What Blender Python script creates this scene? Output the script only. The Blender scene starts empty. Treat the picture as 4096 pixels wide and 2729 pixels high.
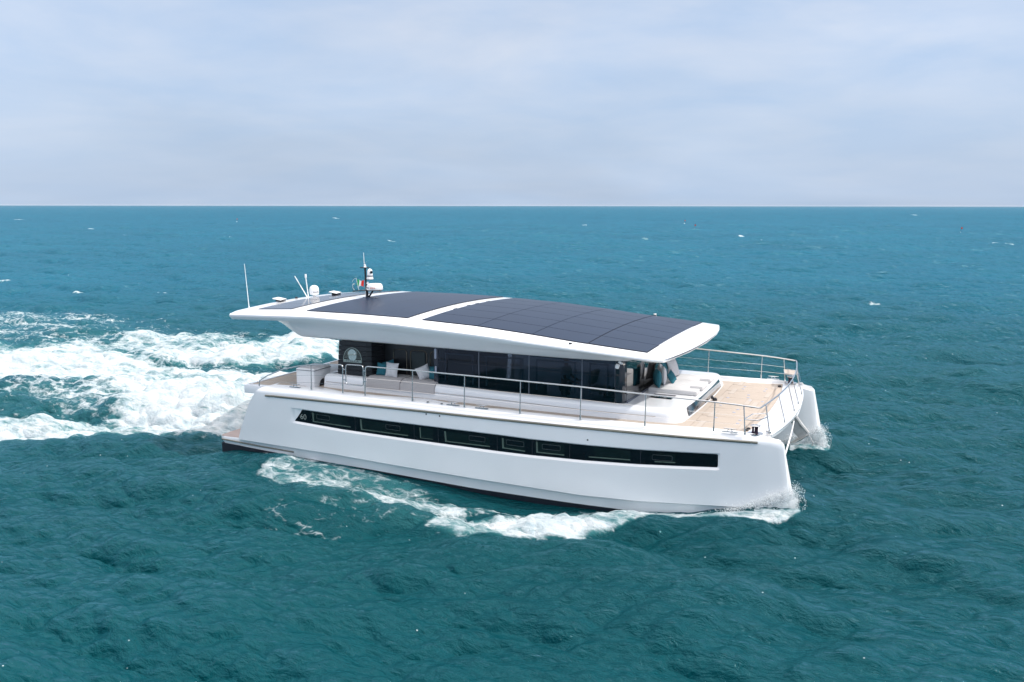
import bpy, bmesh, math, random
import numpy as np
from mathutils import Vector, Matrix, Euler
rnd = random.Random(7)
SC = bpy.context.scene
COL = SC.collection
# ------------------------------------------------------------------ camera
cd = bpy.data.cameras.new('camera'); cam = bpy.data.objects.new('camera', cd); COL.objects.link(cam)
r_ = Vector((0.91934161, 0.3934585, 0.00118749)); u_ = Vector((-0.05774057, 0.13192801, 0.98957619)); f_ = Vector((-0.3892005, 0.90982713, -0.14400542))
CAM = Vector((20.2772, -27.3815, 7.8403))
M = Matrix((r_, u_, -f_)).transposed().to_4x4(); M.translation = CAM
cam.matrix_world = M
cd.sensor_width = 36; cd.lens = 32.795; cd.clip_start = 0.5; cd.clip_end = 60000
SC.camera = cam
# ------------------------------------------------------------------ light
SUN = Vector((0.82, 0.07, 1.0)).normalized()
sl = bpy.data.lights.new('sun', 'SUN'); sl.energy = 2.9; sl.angle = math.radians(0.6); sl.color = (1.0, 0.965, 0.91)
so = bpy.data.objects.new('sun', sl); COL.objects.link(so)
so.rotation_euler = SUN.to_track_quat('Z', 'Y').to_euler()
W = bpy.data.worlds.new('World'); SC.world = W; W.use_nodes = True
nt = W.node_tree; nt.nodes.clear()
def N(t, ty, **k):
    n = t.nodes.new(ty)
    for a, b in k.items():
        if a.startswith('i_'):
            key = a[2:]
            n.inputs[int(key) if key.isdigit() else key.replace('_', ' ')].default_value = b
        else: setattr(n, a, b)
    return n
sky = N(nt, 'ShaderNodeTexSky', sky_type='NISHITA', sun_disc=False, sun_elevation=math.asin(SUN.z), sun_rotation=math.atan2(SUN.x, SUN.y), air_density=1.2, dust_density=2.5, ozone_density=1.5)
tc = N(nt, 'ShaderNodeTexCoord')
sep = N(nt, 'ShaderNodeSeparateXYZ'); nt.links.new(tc.outputs['Generated'], sep.inputs[0])
za = N(nt, 'ShaderNodeMath', operation='ADD', i_1=0.16); nt.links.new(sep.outputs[2], za.inputs[0])
cmb = N(nt, 'ShaderNodeCombineXYZ')
for i in (0, 1):
    dv = N(nt, 'ShaderNodeMath', operation='DIVIDE'); nt.links.new(sep.outputs[i], dv.inputs[0]); nt.links.new(za.outputs[0], dv.inputs[1]); nt.links.new(dv.outputs[0], cmb.inputs[i])
n1 = N(nt, 'ShaderNodeTexNoise', i_Scale=1.25, i_Detail=9.0, i_Roughness=0.55, i_Distortion=0.25); nt.links.new(cmb.outputs[0], n1.inputs['Vector'])
n2 = N(nt, 'ShaderNodeTexNoise', i_Scale=0.38, i_Detail=4.0, i_Roughness=0.5, i_Distortion=0.6); nt.links.new(cmb.outputs[0], n2.inputs['Vector'])
cr = N(nt, 'ShaderNodeValToRGB'); nt.links.new(n1.outputs[0], cr.inputs[0])
cr.color_ramp.elements[0].position = 0.34; cr.color_ramp.elements[0].color = (0.46, 0.61, 0.85, 1)
cr.color_ramp.elements[1].position = 0.72; cr.color_ramp.elements[1].color = (0.70, 0.765, 0.90, 1)
cr2 = N(nt, 'ShaderNodeMapRange', i_1=0.35, i_2=0.65, i_3=0.84, i_4=.96); nt.links.new(n2.outputs[0], cr2.inputs[0])
hz = N(nt, 'ShaderNodeMapRange', interpolation_type='SMOOTHSTEP', i_1=0.0, i_2=0.22, i_3=0.75, i_4=0.0); nt.links.new(sep.outputs[2], hz.inputs[0])
mh = N(nt, 'ShaderNodeMix', data_type='RGBA'); nt.links.new(hz.outputs[0], mh.inputs[0]); nt.links.new(cr.outputs[0], mh.inputs[6]); mh.inputs[7].default_value = (0.475, 0.595, 0.775, 1)
ml = N(nt, 'ShaderNodeVectorMath', operation='SCALE'); nt.links.new(mh.outputs[2], ml.inputs[0]); nt.links.new(cr2.outputs[0], ml.inputs[3])
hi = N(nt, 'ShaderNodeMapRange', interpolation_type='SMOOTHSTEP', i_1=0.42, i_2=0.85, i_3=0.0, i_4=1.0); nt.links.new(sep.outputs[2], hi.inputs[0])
ml2 = N(nt, 'ShaderNodeMix', data_type='RGBA'); nt.links.new(hi.outputs[0], ml2.inputs[0]); nt.links.new(ml.outputs[0], ml2.inputs[6]); ml2.inputs[7].default_value = (2.15, 2.05, 2.0, 1)  # unseen upper sky made brighter and whiter to lift the shaded hull side
b1 = N(nt, 'ShaderNodeBackground', i_Strength=0.10); nt.links.new(sky.outputs[0], b1.inputs[0])
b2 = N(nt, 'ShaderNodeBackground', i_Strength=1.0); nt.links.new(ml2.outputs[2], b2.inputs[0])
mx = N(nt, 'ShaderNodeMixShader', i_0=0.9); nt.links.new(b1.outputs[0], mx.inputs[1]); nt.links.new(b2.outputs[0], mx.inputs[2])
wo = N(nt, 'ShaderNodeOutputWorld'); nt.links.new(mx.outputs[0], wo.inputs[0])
SC.view_settings.view_transform = 'Standard'; SC.view_settings.look = 'None'; SC.view_settings.exposure = 0.25; SC.view_settings.gamma = 1.0

# ------------------------------------------------------------------ helpers
def mat(name, col, rough=0.5, metal=0.0, spec=0.5, coat=0.0, noise=0.0, nscale=3.0, bump=0.0, bscale=60.0):
    m = bpy.data.materials.new(name); m.use_nodes = True; t = m.node_tree; p = t.nodes['Principled BSDF']
    p.inputs['Base Color'].default_value = (*col, 1); p.inputs['Roughness'].default_value = rough; p.inputs['Metallic'].default_value = metal
    p.inputs['Specular IOR Level'].default_value = spec; p.inputs['Coat Weight'].default_value = coat; p.inputs['Coat Roughness'].default_value = 0.06
    co = N(t, 'ShaderNodeTexCoord')
    nz = N(t, 'ShaderNodeTexNoise', i_Scale=nscale, i_Detail=5.0); t.links.new(co.outputs['Object'], nz.inputs['Vector'])
    mp = N(t, 'ShaderNodeMapRange', i_1=0.3, i_2=0.7, i_3=1 - noise, i_4=1 + noise * 0.3); t.links.new(nz.outputs[0], mp.inputs[0])
    sc = N(t, 'ShaderNodeVectorMath', operation='SCALE'); sc.inputs[0].default_value = col; t.links.new(mp.outputs[0], sc.inputs[3]); t.links.new(sc.outputs[0], p.inputs['Base Color'])
    if bump:
        b = N(t, 'ShaderNodeTexNoise', i_Scale=bscale, i_Detail=3.0); t.links.new(co.outputs['Object'], b.inputs['Vector'])
        bn = N(t, 'ShaderNodeBump', i_Strength=bump, i_Distance=0.01); t.links.new(b.outputs[0], bn.inputs['Height']); t.links.new(bn.outputs[0], p.inputs['Normal'])
    return m
WHITE = mat('gelcoat', (0.80, 0.81, 0.83), 0.30, coat=0.7, noise=0.03, nscale=0.8)
WHITE2 = mat('moulded_white', (0.78, 0.78, 0.79), 0.4, coat=0.2, noise=0.03)
BLACKP = mat('antifouling', (0.008, 0.01, 0.02), 0.55, noise=0.2)
BLACK = mat('black_paint', (0.010, 0.011, 0.014), 0.28, noise=0.2, nscale=6)
DARK = mat('dark_panel', (0.02, 0.022, 0.03), 0.3)
GLASSB = mat('black_glass', (0.003, 0.004, 0.007), 0.05, spec=0.42)
REVEAL = mat('window_reveal', (0.075, 0.115, 0.095), 0.5, noise=0.25, nscale=8)
PANEG = mat('window_pane', (0.006, 0.012, 0.013), 0.05, spec=0.4, noise=0.3)
STEEL = mat('stainless', (0.66, 0.65, 0.64), 0.26, metal=1.0)
RUB = mat('rub_rail', (0.22, 0.21, 0.17), 0.3, metal=0.7)
SOLAR = mat('solar_cell', (0.012, 0.022, 0.048), 0.34, spec=0.19, noise=0.12, nscale=1.2)
SEAM = mat('panel_gap', (0.006, 0.007, 0.01), 0.6)
TEAL = mat('teal_fabric', (0.018, 0.145, 0.19), 0.9, noise=0.2, nscale=30, bump=0.4, bscale=180)
GREYF = mat('grey_fabric', (0.42, 0.40, 0.40), 0.9, noise=0.06, nscale=20, bump=0.3, bscale=150)
SUNF = mat('sunbed_fabric', (0.66, 0.65, 0.65), 0.9, noise=0.05, nscale=20, bump=0.3, bscale=120)
CABW = mat('cabinet_grey', (0.55, 0.53, 0.54), 0.45)
WOODI = mat('interior_wood', (0.09, 0.05, 0.03), 0.4, noise=0.3)
SKIN = mat('skin', (0.45, 0.26, 0.18), 0.6)
SHIRT = mat('white_shirt', (0.75, 0.77, 0.8), 0.85, noise=0.05)
TROUS = mat('dark_trousers', (0.03, 0.035, 0.05), 0.9)
HAIR = mat('dark_hair', (0.02, 0.014, 0.01), 0.7)
PLASTIC = mat('white_plastic', (0.82, 0.82, 0.82), 0.35)
RED = mat('flag_red', (0.75, 0.03, 0.02), 0.8); GREEN = mat('flag_green', (0.03, 0.35, 0.12), 0.8); WFL = mat('flag_white', (0.8, 0.8, 0.8), 0.8)
ROPE = mat('rope', (0.75, 0.75, 0.76), 0.9, bump=0.5, bscale=90)
SILVER = mat('emblem_silver', (0.33, 0.40, 0.36), 0.35, metal=0.3)
MIRR = mat('emblem_mirror', (0.42, 0.50, 0.46), 0.08, metal=0.85)
BUOYR = mat('buoy_red', (0.6, 0.05, 0.03), 0.6)
ORANGE = mat('lettering_orange', (0.7, 0.12, 0.03), 0.5); INK = mat('lettering_dark', (0.05, 0.05, 0.09), 0.5); BLUE = mat('lettering_blue', (0.05, 0.12, 0.5), 0.5)

def check_mat():
    m = mat('checked_fabric', (0.74, 0.73, 0.73), 0.9); t = m.node_tree; p = t.nodes['Principled BSDF']
    co = N(t, 'ShaderNodeTexCoord'); mp = N(t, 'ShaderNodeMapping'); mp.inputs['Scale'].default_value = (1, 1, 0); t.links.new(co.outputs['Object'], mp.inputs[0])
    w = []
    for d in ('X', 'Y'):
        n = N(t, 'ShaderNodeTexWave', wave_type='BANDS', bands_direction=d, i_Scale=11.0); t.links.new(mp.outputs[0], n.inputs['Vector']); w.append(n)
    mm = N(t, 'ShaderNodeMath', operation='MAXIMUM'); t.links.new(w[0].outputs['Fac'], mm.inputs[0]); t.links.new(w[1].outputs['Fac'], mm.inputs[1])
    r = N(t, 'ShaderNodeValToRGB'); t.links.new(mm.outputs[0], r.inputs[0]); r.color_ramp.elements[0].position = .8; r.color_ramp.elements[0].color = (.72, .71, .71, 1); r.color_ramp.elements[1].position = .95; r.color_ramp.elements[1].color = (.52, .50, .52, 1)
    t.links.new(r.outputs[0], p.inputs['Base Color']); return m
CHECK = check_mat()
def teak_mat(name, base, groove):
    m = bpy.data.materials.new(name); m.use_nodes = True; t = m.node_tree; p = t.nodes['Principled BSDF']; p.inputs['Roughness'].default_value = 0.75
    co = N(t, 'ShaderNodeTexCoord'); sp = N(t, 'ShaderNodeSeparateXYZ'); t.links.new(co.outputs['Object'], sp.inputs[0])
    md = N(t, 'ShaderNodeMath', operation='PINGPONG', i_1=0.03); t.links.new(sp.outputs[1], md.inputs[0])
    lt = N(t, 'ShaderNodeMath', operation='LESS_THAN', i_1=0.0035); t.links.new(md.outputs[0], lt.inputs[0])
    mp = N(t, 'ShaderNodeMapping'); mp.inputs['Scale'].default_value = (1.2, 9, 1); t.links.new(co.outputs['Object'], mp.inputs[0])
    nz = N(t, 'ShaderNodeTexNoise', i_Scale=2.2, i_Detail=7.0, i_Roughness=.6); t.links.new(mp.outputs[0], nz.inputs['Vector'])
    r = N(t, 'ShaderNodeValToRGB'); t.links.new(nz.outputs[0], r.inputs[0]); r.color_ramp.elements[0].position = .3; r.color_ramp.elements[1].position = .75
    r.color_ramp.elements[0].color = tuple(c * .86 for c in base) + (1,); r.color_ramp.elements[1].color = tuple(min(1, c * 1.1) for c in base) + (1,)
    mx = N(t, 'ShaderNodeMix', data_type='RGBA'); t.links.new(lt.outputs[0], mx.inputs[0]); t.links.new(r.outputs[0], mx.inputs[6]); mx.inputs[7].default_value = (*groove, 1)
    t.links.new(mx.outputs[2], p.inputs['Base Color']); return m
TEAK = teak_mat('teak_deck', (0.43, 0.365, 0.31), (0.30, 0.245, 0.20))
TEAKL = teak_mat('teak_inlay', (0.435, 0.38, 0.335), (0.40, 0.35, 0.305))
LINE = mat('deck_caulk', (0.31, 0.26, 0.22), 0.8)
LATCHM = mat('deck_latch', (0.40, 0.45, 0.58), 0.3, metal=0.3)

def glass_mat(name, tint, refl, rough=0.03, ior=1.5):
    m = bpy.data.materials.new(name); m.use_nodes = True; t = m.node_tree; t.nodes.clear()
    tr = N(t, 'ShaderNodeBsdfTransparent'); tr.inputs[0].default_value = (*tint, 1)
    gl = N(t, 'ShaderNodeBsdfGlossy', i_Roughness=rough); gl.inputs[0].default_value = (*refl, 1)
    fr = N(t, 'ShaderNodeFresnel', i_IOR=ior); mx = N(t, 'ShaderNodeMixShader'); t.links.new(fr.outputs[0], mx.inputs[0]); t.links.new(tr.outputs[0], mx.inputs[1]); t.links.new(gl.outputs[0], mx.inputs[2])
    o = N(t, 'ShaderNodeOutputMaterial'); t.links.new(mx.outputs[0], o.inputs[0]); return m
TINT = glass_mat('tinted_glass', (0.42, 0.46, 0.50), (0.55, 0.6, 0.7))
FGLASS = glass_mat('front_glass', (0.13, 0.17, 0.18), (1.0, 1.0, 1.0), 0.02, 2.6)

def mesh_obj(name, verts, faces, m=None, parent=None, smooth=True, angle=35):
    me = bpy.data.meshes.new(name); me.from_pydata([tuple(v) for v in verts], [], faces); me.update()
    bm = bmesh.new(); bm.from_mesh(me); bmesh.ops.recalc_face_normals(bm, faces=bm.faces); bm.to_mesh(me); bm.free()
    return fin(name, me, m, parent, smooth, angle)
def fin(name, me, m, parent, smooth=True, angle=35):
    if smooth:
        me.shade_smooth(); me.set_sharp_from_angle(angle=math.radians(angle))
    o = bpy.data.objects.new(name, me); COL.objects.link(o)
    if m:
        for k in (m if isinstance(m, (list, tuple)) else [m]): me.materials.append(k)
    if parent: o.parent = parent
    return o
class MB:
    def __init__(s): s.v = []; s.f = []
    def add(s, v, f):
        b = len(s.v); s.v += [tuple(x) for x in v]; s.f += [tuple(i + b for i in q) for q in f]; return s
    def tube(s, pts, r, n=8, closed=False, caps=True):
        P = [Vector(p) for p in pts]; k = len(P); rs = r if isinstance(r, (list, tuple)) else [r] * k
        v = []; f = []; prev = None
        for i, p in enumerate(P):
            if closed: t = (P[(i + 1) % k] - P[i - 1])
            else: t = P[min(i + 1, k - 1)] - P[max(i - 1, 0)]
            t.normalize()
            if prev is None:
                a = Vector((0, 0, 1)) if abs(t.z) < .9 else Vector((1, 0, 0)); x = t.cross(a).normalized()
            else: x = (prev - t * prev.dot(t)).normalized()
            prev = x; y = t.cross(x)
            for j in range(n):
                a = 2 * math.pi * j / n; v.append(p + (x * math.cos(a) + y * math.sin(a)) * rs[i])
        for i in range(k if closed else k - 1):
            for j in range(n):
                a = i * n + j; b = i * n + (j + 1) % n; c = ((i + 1) % k) * n
                f.append((a, b, c + (j + 1) % n, c + j))
        if caps and not closed: f.append(tuple(range(n))); f.append(tuple((k - 1) * n + j for j in range(n)))
        return s.add(v, f)
    def box(s, c, d, bev=0.0, rot=None, seg=2):
        bm = bmesh.new(); bmesh.ops.create_cube(bm, size=1.0); bmesh.ops.scale(bm, vec=Vector(d), verts=bm.verts)
        if bev: bmesh.ops.bevel(bm, geom=bm.edges[:], offset=bev, segments=seg, affect='EDGES', profile=0.5)
        Mx = Matrix.Translation(Vector(c))
        if rot: Mx = Mx @ Euler(rot).to_matrix().to_4x4()
        bmesh.ops.transform(bm, matrix=Mx, verts=bm.verts); bm.verts.index_update()
        s.add([v.co.copy() for v in bm.verts], [tuple(v.index for v in f.verts) for f in bm.faces]); bm.free(); return s
    def b6(s, x0, x1, y0, y1, z0, z1, bev=0.0, seg=2): return s.box(((x0 + x1) / 2, (y0 + y1) / 2, (z0 + z1) / 2), (abs(x1 - x0), abs(y1 - y0), abs(z1 - z0)), bev, None, seg)
    def lathe(s, prof, c=(0, 0, 0), n=24, rot=None):
        v = []; f = []; k = len(prof); R = Euler(rot).to_matrix() if rot else Matrix.Identity(3); c = Vector(c)
        for r, z in prof:
            for j in range(n):
                a = 2 * math.pi * j / n; v.append(c + R @ Vector((max(r, 1e-4) * math.cos(a), max(r, 1e-4) * math.sin(a), z)))
        for i in range(k - 1):
            for j in range(n): f.append((i * n + j, i * n + (j + 1) % n, (i + 1) * n + (j + 1) % n, (i + 1) * n + j))
        f.append(tuple(range(n))); f.append(tuple((k - 1) * n + j for j in range(n))); return s.add(v, f)
    def prism(s, poly, d0, d1, axis='z'):
        n = len(poly); v = []
        for d in (d0, d1):
            for a, b in poly: v.append((a, b, d) if axis == 'z' else ((a, d, b) if axis == 'y' else (d, a, b)))
        f = [tuple(range(n)), tuple(range(2 * n - 1, n - 1, -1))] + [(i, (i + 1) % n, n + (i + 1) % n, n + i) for i in range(n)]
        return s.add(v, f)
    def grid(s, rows, closed=False):
        m = len(rows[0]); v = [p for r in rows for p in r]; f = []
        for i in range(len(rows) - 1):
            for j in range(m if closed else m - 1):
                a = i * m + j; b = i * m + (j + 1) % m; f.append((a, b, b + m, a + m))
        return s.add(v, f)
    def build(s, name, m, parent=None, smooth=True, angle=35): return mesh_obj(name, s.v, s.f, m, parent, smooth, angle)
def ip(x, tab):
    xs = [t[0] for t in tab]; return float(np.interp(x, xs, [t[1] for t in tab]))
def tag(o, label=None, cat=None, group=None, kind=None):
    if label: o['label'] = label
    if cat: o['category'] = cat
    if group: o['group'] = group
    if kind: o['kind'] = kind
    return o
def empty(name, loc=(0, 0, 0)):
    o = bpy.data.objects.new(name, None); COL.objects.link(o); o.location = loc; o.empty_display_size = .3; return o
def smooth_path(pts, n=8):
    P = [Vector(p) for p in pts]; out = []
    for i in range(len(P) - 1):
        a = P[max(i - 1, 0)]; b = P[i]; c = P[i + 1]; d = P[min(i + 2, len(P) - 1)]
        for k in range(n):
            t = k / n; out.append(0.5 * ((2 * b) + (c - a) * t + (2 * a - 5 * b + 4 * c - d) * t * t + (3 * b - a - 3 * c + d) * t ** 3))
    out.append(P[-1]); return out
def fillet(pts, r, n=6, closed=False):
    P = [Vector(p) for p in pts]; out = []; k = len(P)
    for i in range(k):
        if not closed and i in (0, k - 1): out.append(P[i]); continue
        a = P[i - 1]; b = P[i]; c = P[(i + 1) % k]; d1 = (a - b); d2 = (c - b); rr = min(r, d1.length * .45, d2.length * .45)
        p1 = b + d1.normalized() * rr; p2 = b + d2.normalized() * rr
        for j in range(n + 1):
            t = j / n; out.append((1 - t) ** 2 * p1 + 2 * t * (1 - t) * b + t * t * p2)
    return out
def text_mesh(name, body, size, m, parent, place, extrude=0.002, spacing=1.0, offset=0.0):
    cu = bpy.data.curves.new(name, 'FONT'); cu.body = body; cu.size = size; cu.extrude = extrude; cu.space_character = spacing; cu.align_x = 'CENTER'; cu.offset = offset; cu.resolution_u = 3
    ob = bpy.data.objects.new('tmp', cu); COL.objects.link(ob); bpy.context.view_layer.update()
    me = bpy.data.meshes.new_from_object(ob.evaluated_get(bpy.context.evaluated_depsgraph_get())); bpy.data.objects.remove(ob)
    for v in me.vertices: v.co = place(v.co)
    me.name = name; o = fin(name, me, m, parent, False); return o

STROKES=[(1.0,0.2,[(-12.51,-4.36,1.81),(-10.88,-3.46,1.83),(-9.98,-3.06,1.81),(-8.2,-2.87,1.38),(-6.62,-2.33,1.5),(-5.09,-1.75,1.69),(-3.97,-1.18,2.12),(-3.03,-0.63,2.56),(-2.79,-0.48,2.15)]),(1.04,0.3,[(-24.76,3.6,6.37),(-22.88,4.56,6.13),(-21.13,5.89,5.22),(-18.25,6.02,4.2),(-14.53,5.22,3.56),(-11.36,4.74,2.95),(-8.85,4.75,3.92),(-7.17,4.78,4.13),(-6.01,4.24,1.95)]),(1.05,0.5,[(-5.22,1.05,3.57),(-4.22,0.64,3.82),(-3.61,0.49,3.33)]),(0.62,0.0,[(-14.09,-0.51,2.25),(-9.58,0.5,2.07),(-7.8,1.05,1.79),(-5.46,0.95,1.46)]),(0.84,0.1,[(-18.22,11.18,1.8),(-14.94,10.92,2.51),(-12.51,11.13,2.18),(-10.4,11.3,2.53)]),(1.1,0.5,[(-10.4,11.3,2.24),(-9.75,12.26,2.51),(-8.83,12.51,2.34),(-7.79,12.0,1.77)]),(0.56,0.0,[(-36.61,13.71,10.78),(-31.57,14.77,8.87),(-26.26,14.06,5.96),(-19.28,12.26,5.22),(-14.41,10.99,4.16)]),(0.48,0.03,[(-14.57,6.62,2.29),(-12.12,8.42,1.97),(-8.92,7.79,2.1),(-7.01,6.98,1.56)]),(0.52,0.0,[(-19.84,18.25,1.04),(-17.83,17.86,1.98),(-16.98,18.44,1.39)]),(0.74,0.03,[(3.3,-5.17,0.75),(4.49,-5.31,1.22),(5.68,-5.28,1.37),(6.92,-5.42,1.34),(8.21,-5.73,1.09),(9.19,-5.82,0.73)]),(0.36,0.0,[(5.43,-8.73,0.86),(5.95,-7.76,1.08),(7.66,-7.31,0.96)]),(0.98,0.11,[(9.74,-6.76,0.57),(10.27,-6.71,0.79),(11.35,-6.39,0.79),(12.43,-5.82,0.89),(12.82,-5.43,0.64),(13.93,-4.66,0.52),(14.96,-4.17,0.42),(15.97,-3.51,0.57),(17.01,-2.98,0.73),(17.47,-2.9,0.54)]),(0.6,0.0,[(5.51,-6.33,0.8),(7.14,-6.46,0.75),(8.72,-6.66,0.61)]),(0.62,0.0,[(8.63,-5.51,0.48),(10.41,-5.09,0.41),(12.13,-4.67,0.4),(13.82,-4.25,0.25)]),(0.7,0.0,[(-0.5,-3.16,0.36),(1.66,-3.65,0.54),(3.46,-4.29,0.49)]),(0.85,0.12,[(16.57,3.9,0.49),(17.52,4.4,0.59)]),(0.78,0.12,[(-428.57,336.24,1.62),(-417.29,331.85,1.62)]),(0.78,0.12,[(-68.8,42.38,0.32),(-67.58,42.55,0.32)]),(0.78,0.12,[(-48.23,33.55,0.26),(-47.26,33.72,0.26)]),(0.78,0.05,[(-43.89,30.45,0.24),(-43.38,30.44,0.24)]),(0.78,0.12,[(-44.35,39.43,0.26),(-43.49,39.52,0.26)]),(0.78,0.12,[(-112.98,137.64,0.59),(-111.03,136.96,0.59)]),(0.78,0.12,[(-166.44,182.09,0.79),(-163.23,180.91,0.79)]),(0.78,0.12,[(-41.23,188.36,0.63),(-39.64,187.25,0.63)]),(0.78,0.12,[(-38.69,189.55,0.63),(-37.12,188.42,0.63)]),(0.78,0.12,[(37.64,187.67,0.6),(38.66,186.79,0.6)]),(0.78,0.12,[(35.17,193.58,0.62),(39.27,194.03,0.62)]),(0.78,0.12,[(-231.75,204.34,0.96),(-227.82,202.5,0.96)]),(0.78,0.12,[(-69.69,52.35,0.34),(-68.81,52.29,0.34)]),(0.78,0.12,[(-72.92,361.06,1.12),(-70.04,356.69,1.12)]),(0.78,0.12,[(26.48,106.25,0.37),(28.0,106.39,0.37)]),(0.78,0.12,[(-434.81,1268.17,6.03),(-410.33,1213.06,6.03)]),(0.78,0.12,[(-101.76,328.07,1.05),(-98.97,324.17,1.05)]),(0.78,0.12,[(-1.67,160.88,0.53),(0.78,160.77,0.53)]),(0.78,0.12,[(-173.03,161.85,0.76),(-170.56,160.62,0.76)]),(0.78,0.12,[(-83.64,106.35,0.47),(-82.1,106.03,0.47)]),(0.78,0.12,[(-21.44,217.98,0.7),(-20.08,216.44,0.7)]),(0.78,0.12,[(18.09,844.37,2.44),(20.82,822.6,2.44)]),(0.78,0.12,[(-296.71,443.46,1.59),(-288.57,435.81,1.59)]),(0.78,0.12,[(-81.46,144.53,0.56),(-79.95,143.74,0.56)]),(0.78,0.12,[(-22.76,66.85,0.29),(-22.16,66.7,0.29)]),(0.78,0.05,[(17.46,54.48,0.23),(17.86,54.43,0.23)]),(0.78,0.12,[(11.72,97.83,0.35),(12.16,97.5,0.35)]),(0.78,0.12,[(-77.11,78.19,0.4),(-76.09,77.95,0.4)]),(0.86,0.05,[(13.2,-4.75,0.26),(15.2,-4.5,0.2),(16.6,-4.3,0.22),(17.6,-4.15,0.26),(18.05,-3.9,0.22)]),(0.8,0.04,[(16.4,3.2,0.2),(17.4,3.6,0.25),(18.0,3.85,0.22)])]
HWIN=[([(3.731, 1.579), (3.749, 1.292), (5.1, 1.243), (4.93, 1.54)], [(3.897, 1.55), (4.354, 1.378)]), ([(5.432, 1.528), (5.457, 1.21), (7.067, 1.175), (7.072, 1.438)], [(6.324, 1.476), (6.798, 1.283)]), ([(7.445, 1.474), (7.462, 1.158), (7.884, 1.155), (7.879, 1.459)], None), ([(8.249, 1.439), (8.276, 1.133), (9.685, 1.121), (9.671, 1.386)], [(9.038, 1.419), (9.537, 1.221)]), ([(10.051, 1.419), (10.067, 1.129), (10.749, 1.099), (10.739, 1.405)], [(10.19, 1.403), (10.717, 1.216)]), ([(11.073, 1.424), (11.087, 1.111), (11.902, 1.116), (11.877, 1.427)], [(11.26, 1.392), (11.787, 1.216)]), ([(12.293, 1.432), (12.303, 1.13), (13.75, 1.181), (13.744, 1.445)], None), ([(14.188, 1.439), (14.197, 1.188), (14.938, 1.229), (14.932, 1.462)], [(14.325, 1.416), (14.854, 1.247)])]
HSEAM=[5.251, 7.253, 8.041, 9.899, 10.954, 12.047, 14.009]
STRIPS=[(15.352, 3.382), (15.347, 1.849), (15.184, 0.502), (15.375, -1.581), (15.331, -3.012), (16.461, 3.151), (16.439, 1.673), (16.042, 0.392), (16.277, 0.026), (16.424, -3.101)]
LATCH=[(15.554, 2.756), (15.568, 2.376), (16.248, 2.617), (16.244, 2.266), (15.942, 1.016), (16.045, 0.657), (15.938, -0.775), (15.557, -2.053), (16.228, -2.135), (16.227, -2.527), (15.372, 0.793), (15.371, -0.367), (15.902, -1.203), (15.887, 1.433), (16.425, 0.583), (15.911, 3.772)]

# ------------------------------------------------------------------ yacht: dimensions along x (bow = +x)
ZCAP = [(1.0, 2.29), (2.15, 2.297), (3.18, 2.30), (4.84, 2.26), (7.2, 2.23), (8.86, 2.195), (10.57, 2.17), (12.32, 2.155), (14.1, 2.15), (15.88, 2.168), (16.68, 2.165), (17.25, 2.12), (17.45, 2.06), (17.8, 1.95)]
YOUT = [(0, 4.23), (12.5, 4.23), (14, 4.20), (15, 4.15), (16, 4.07), (17, 3.97), (17.5, 3.90), (18.2, 3.86)]
YIN = [(0, 2.0), (10, 2.1), (13, 2.5), (15, 3.0), (16.3, 3.35), (17.2, 3.60), (17.5, 3.70), (18.2, 3.78)]
ZCH = [(0, .49), (1, .465), (4.4, .37), (6.7, .26), (9.2, .165), (12.4, .08), (14, .11), (15.3, .18), (16.4, .235), (17.8, .33)]
ZBOOT = [(0, .27), (.3, .25), (2.87, .10), (5.6, .0), (8.3, -.13), (9.2, -.17), (11.9, -.215), (14, -.22), (18, -.2)]
WTOP = [(2.8, 1.655), (3.37, 1.647), (4.8, 1.598), (7.2, 1.55), (10, 1.502), (10.9, 1.48), (12.5, 1.478), (13.9, 1.496), (16.03, 1.567), (18, 1.65)]
WBOT = [(2.8, 1.262), (3.1, 1.251), (4.8, 1.152), (6.5, 1.10), (8.05, 1.062), (10, 1.022), (10.9, 1.017), (12.5, 1.04), (13.9, 1.089), (16.04, 1.205), (18, 1.32)]
STERN = [(-.9, .55), (.26, .90), (.461, .913), (.884, 1.04), (1.144, 1.173), (1.655, 1.377), (2.016, 1.60), (2.16, 1.75), (2.24, 1.92), (2.30, 2.2)]
STEM = [(-1.0, 18.15), (0, 17.91), (.79, 17.70), (1.5, 17.60), (1.97, 17.53), (2.06, 17.40), (2.12, 17.22), (2.2, 17.1)]
def zdeck(x): return ip(x, ZCAP) - .11
yacht = empty('catamaran_yacht', (9, 0, 0)); yp = Vector((9, 0, 0))
tag(yacht, 'white twin hulled motor yacht with solar panel roof speeding across the open sea', 'boat')
class YMB(MB):   # every yacht part is written in boat coordinates
    pass
def part(mb, name, m, parent=None, smooth=True, angle=35):
    par = parent or yacht
    o = mb.build(name, m, None, smooth, angle)
    wp = Vector((0, 0, 0)); q = par
    while q is not None: wp += q.location; q = q.parent
    for v in o.data.vertices: v.co -= wp
    o.parent = par; return o
def ytext(name, body, size, m, parent, place, **k):
    o = text_mesh(name, body, size, m, None, place, **k)
    for v in o.data.vertices: v.co -= yp
    o.parent = parent; return o
WIN0, WIN1 = 3.1, 16.035
def winset(x):
    a = min(1, max(0, (x - WIN0 + .28) / .42)); b = min(1, max(0, (WIN1 - x) / .05)); a = a * a * (3 - 2 * a); return -0.055 * min(a, b)
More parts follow.
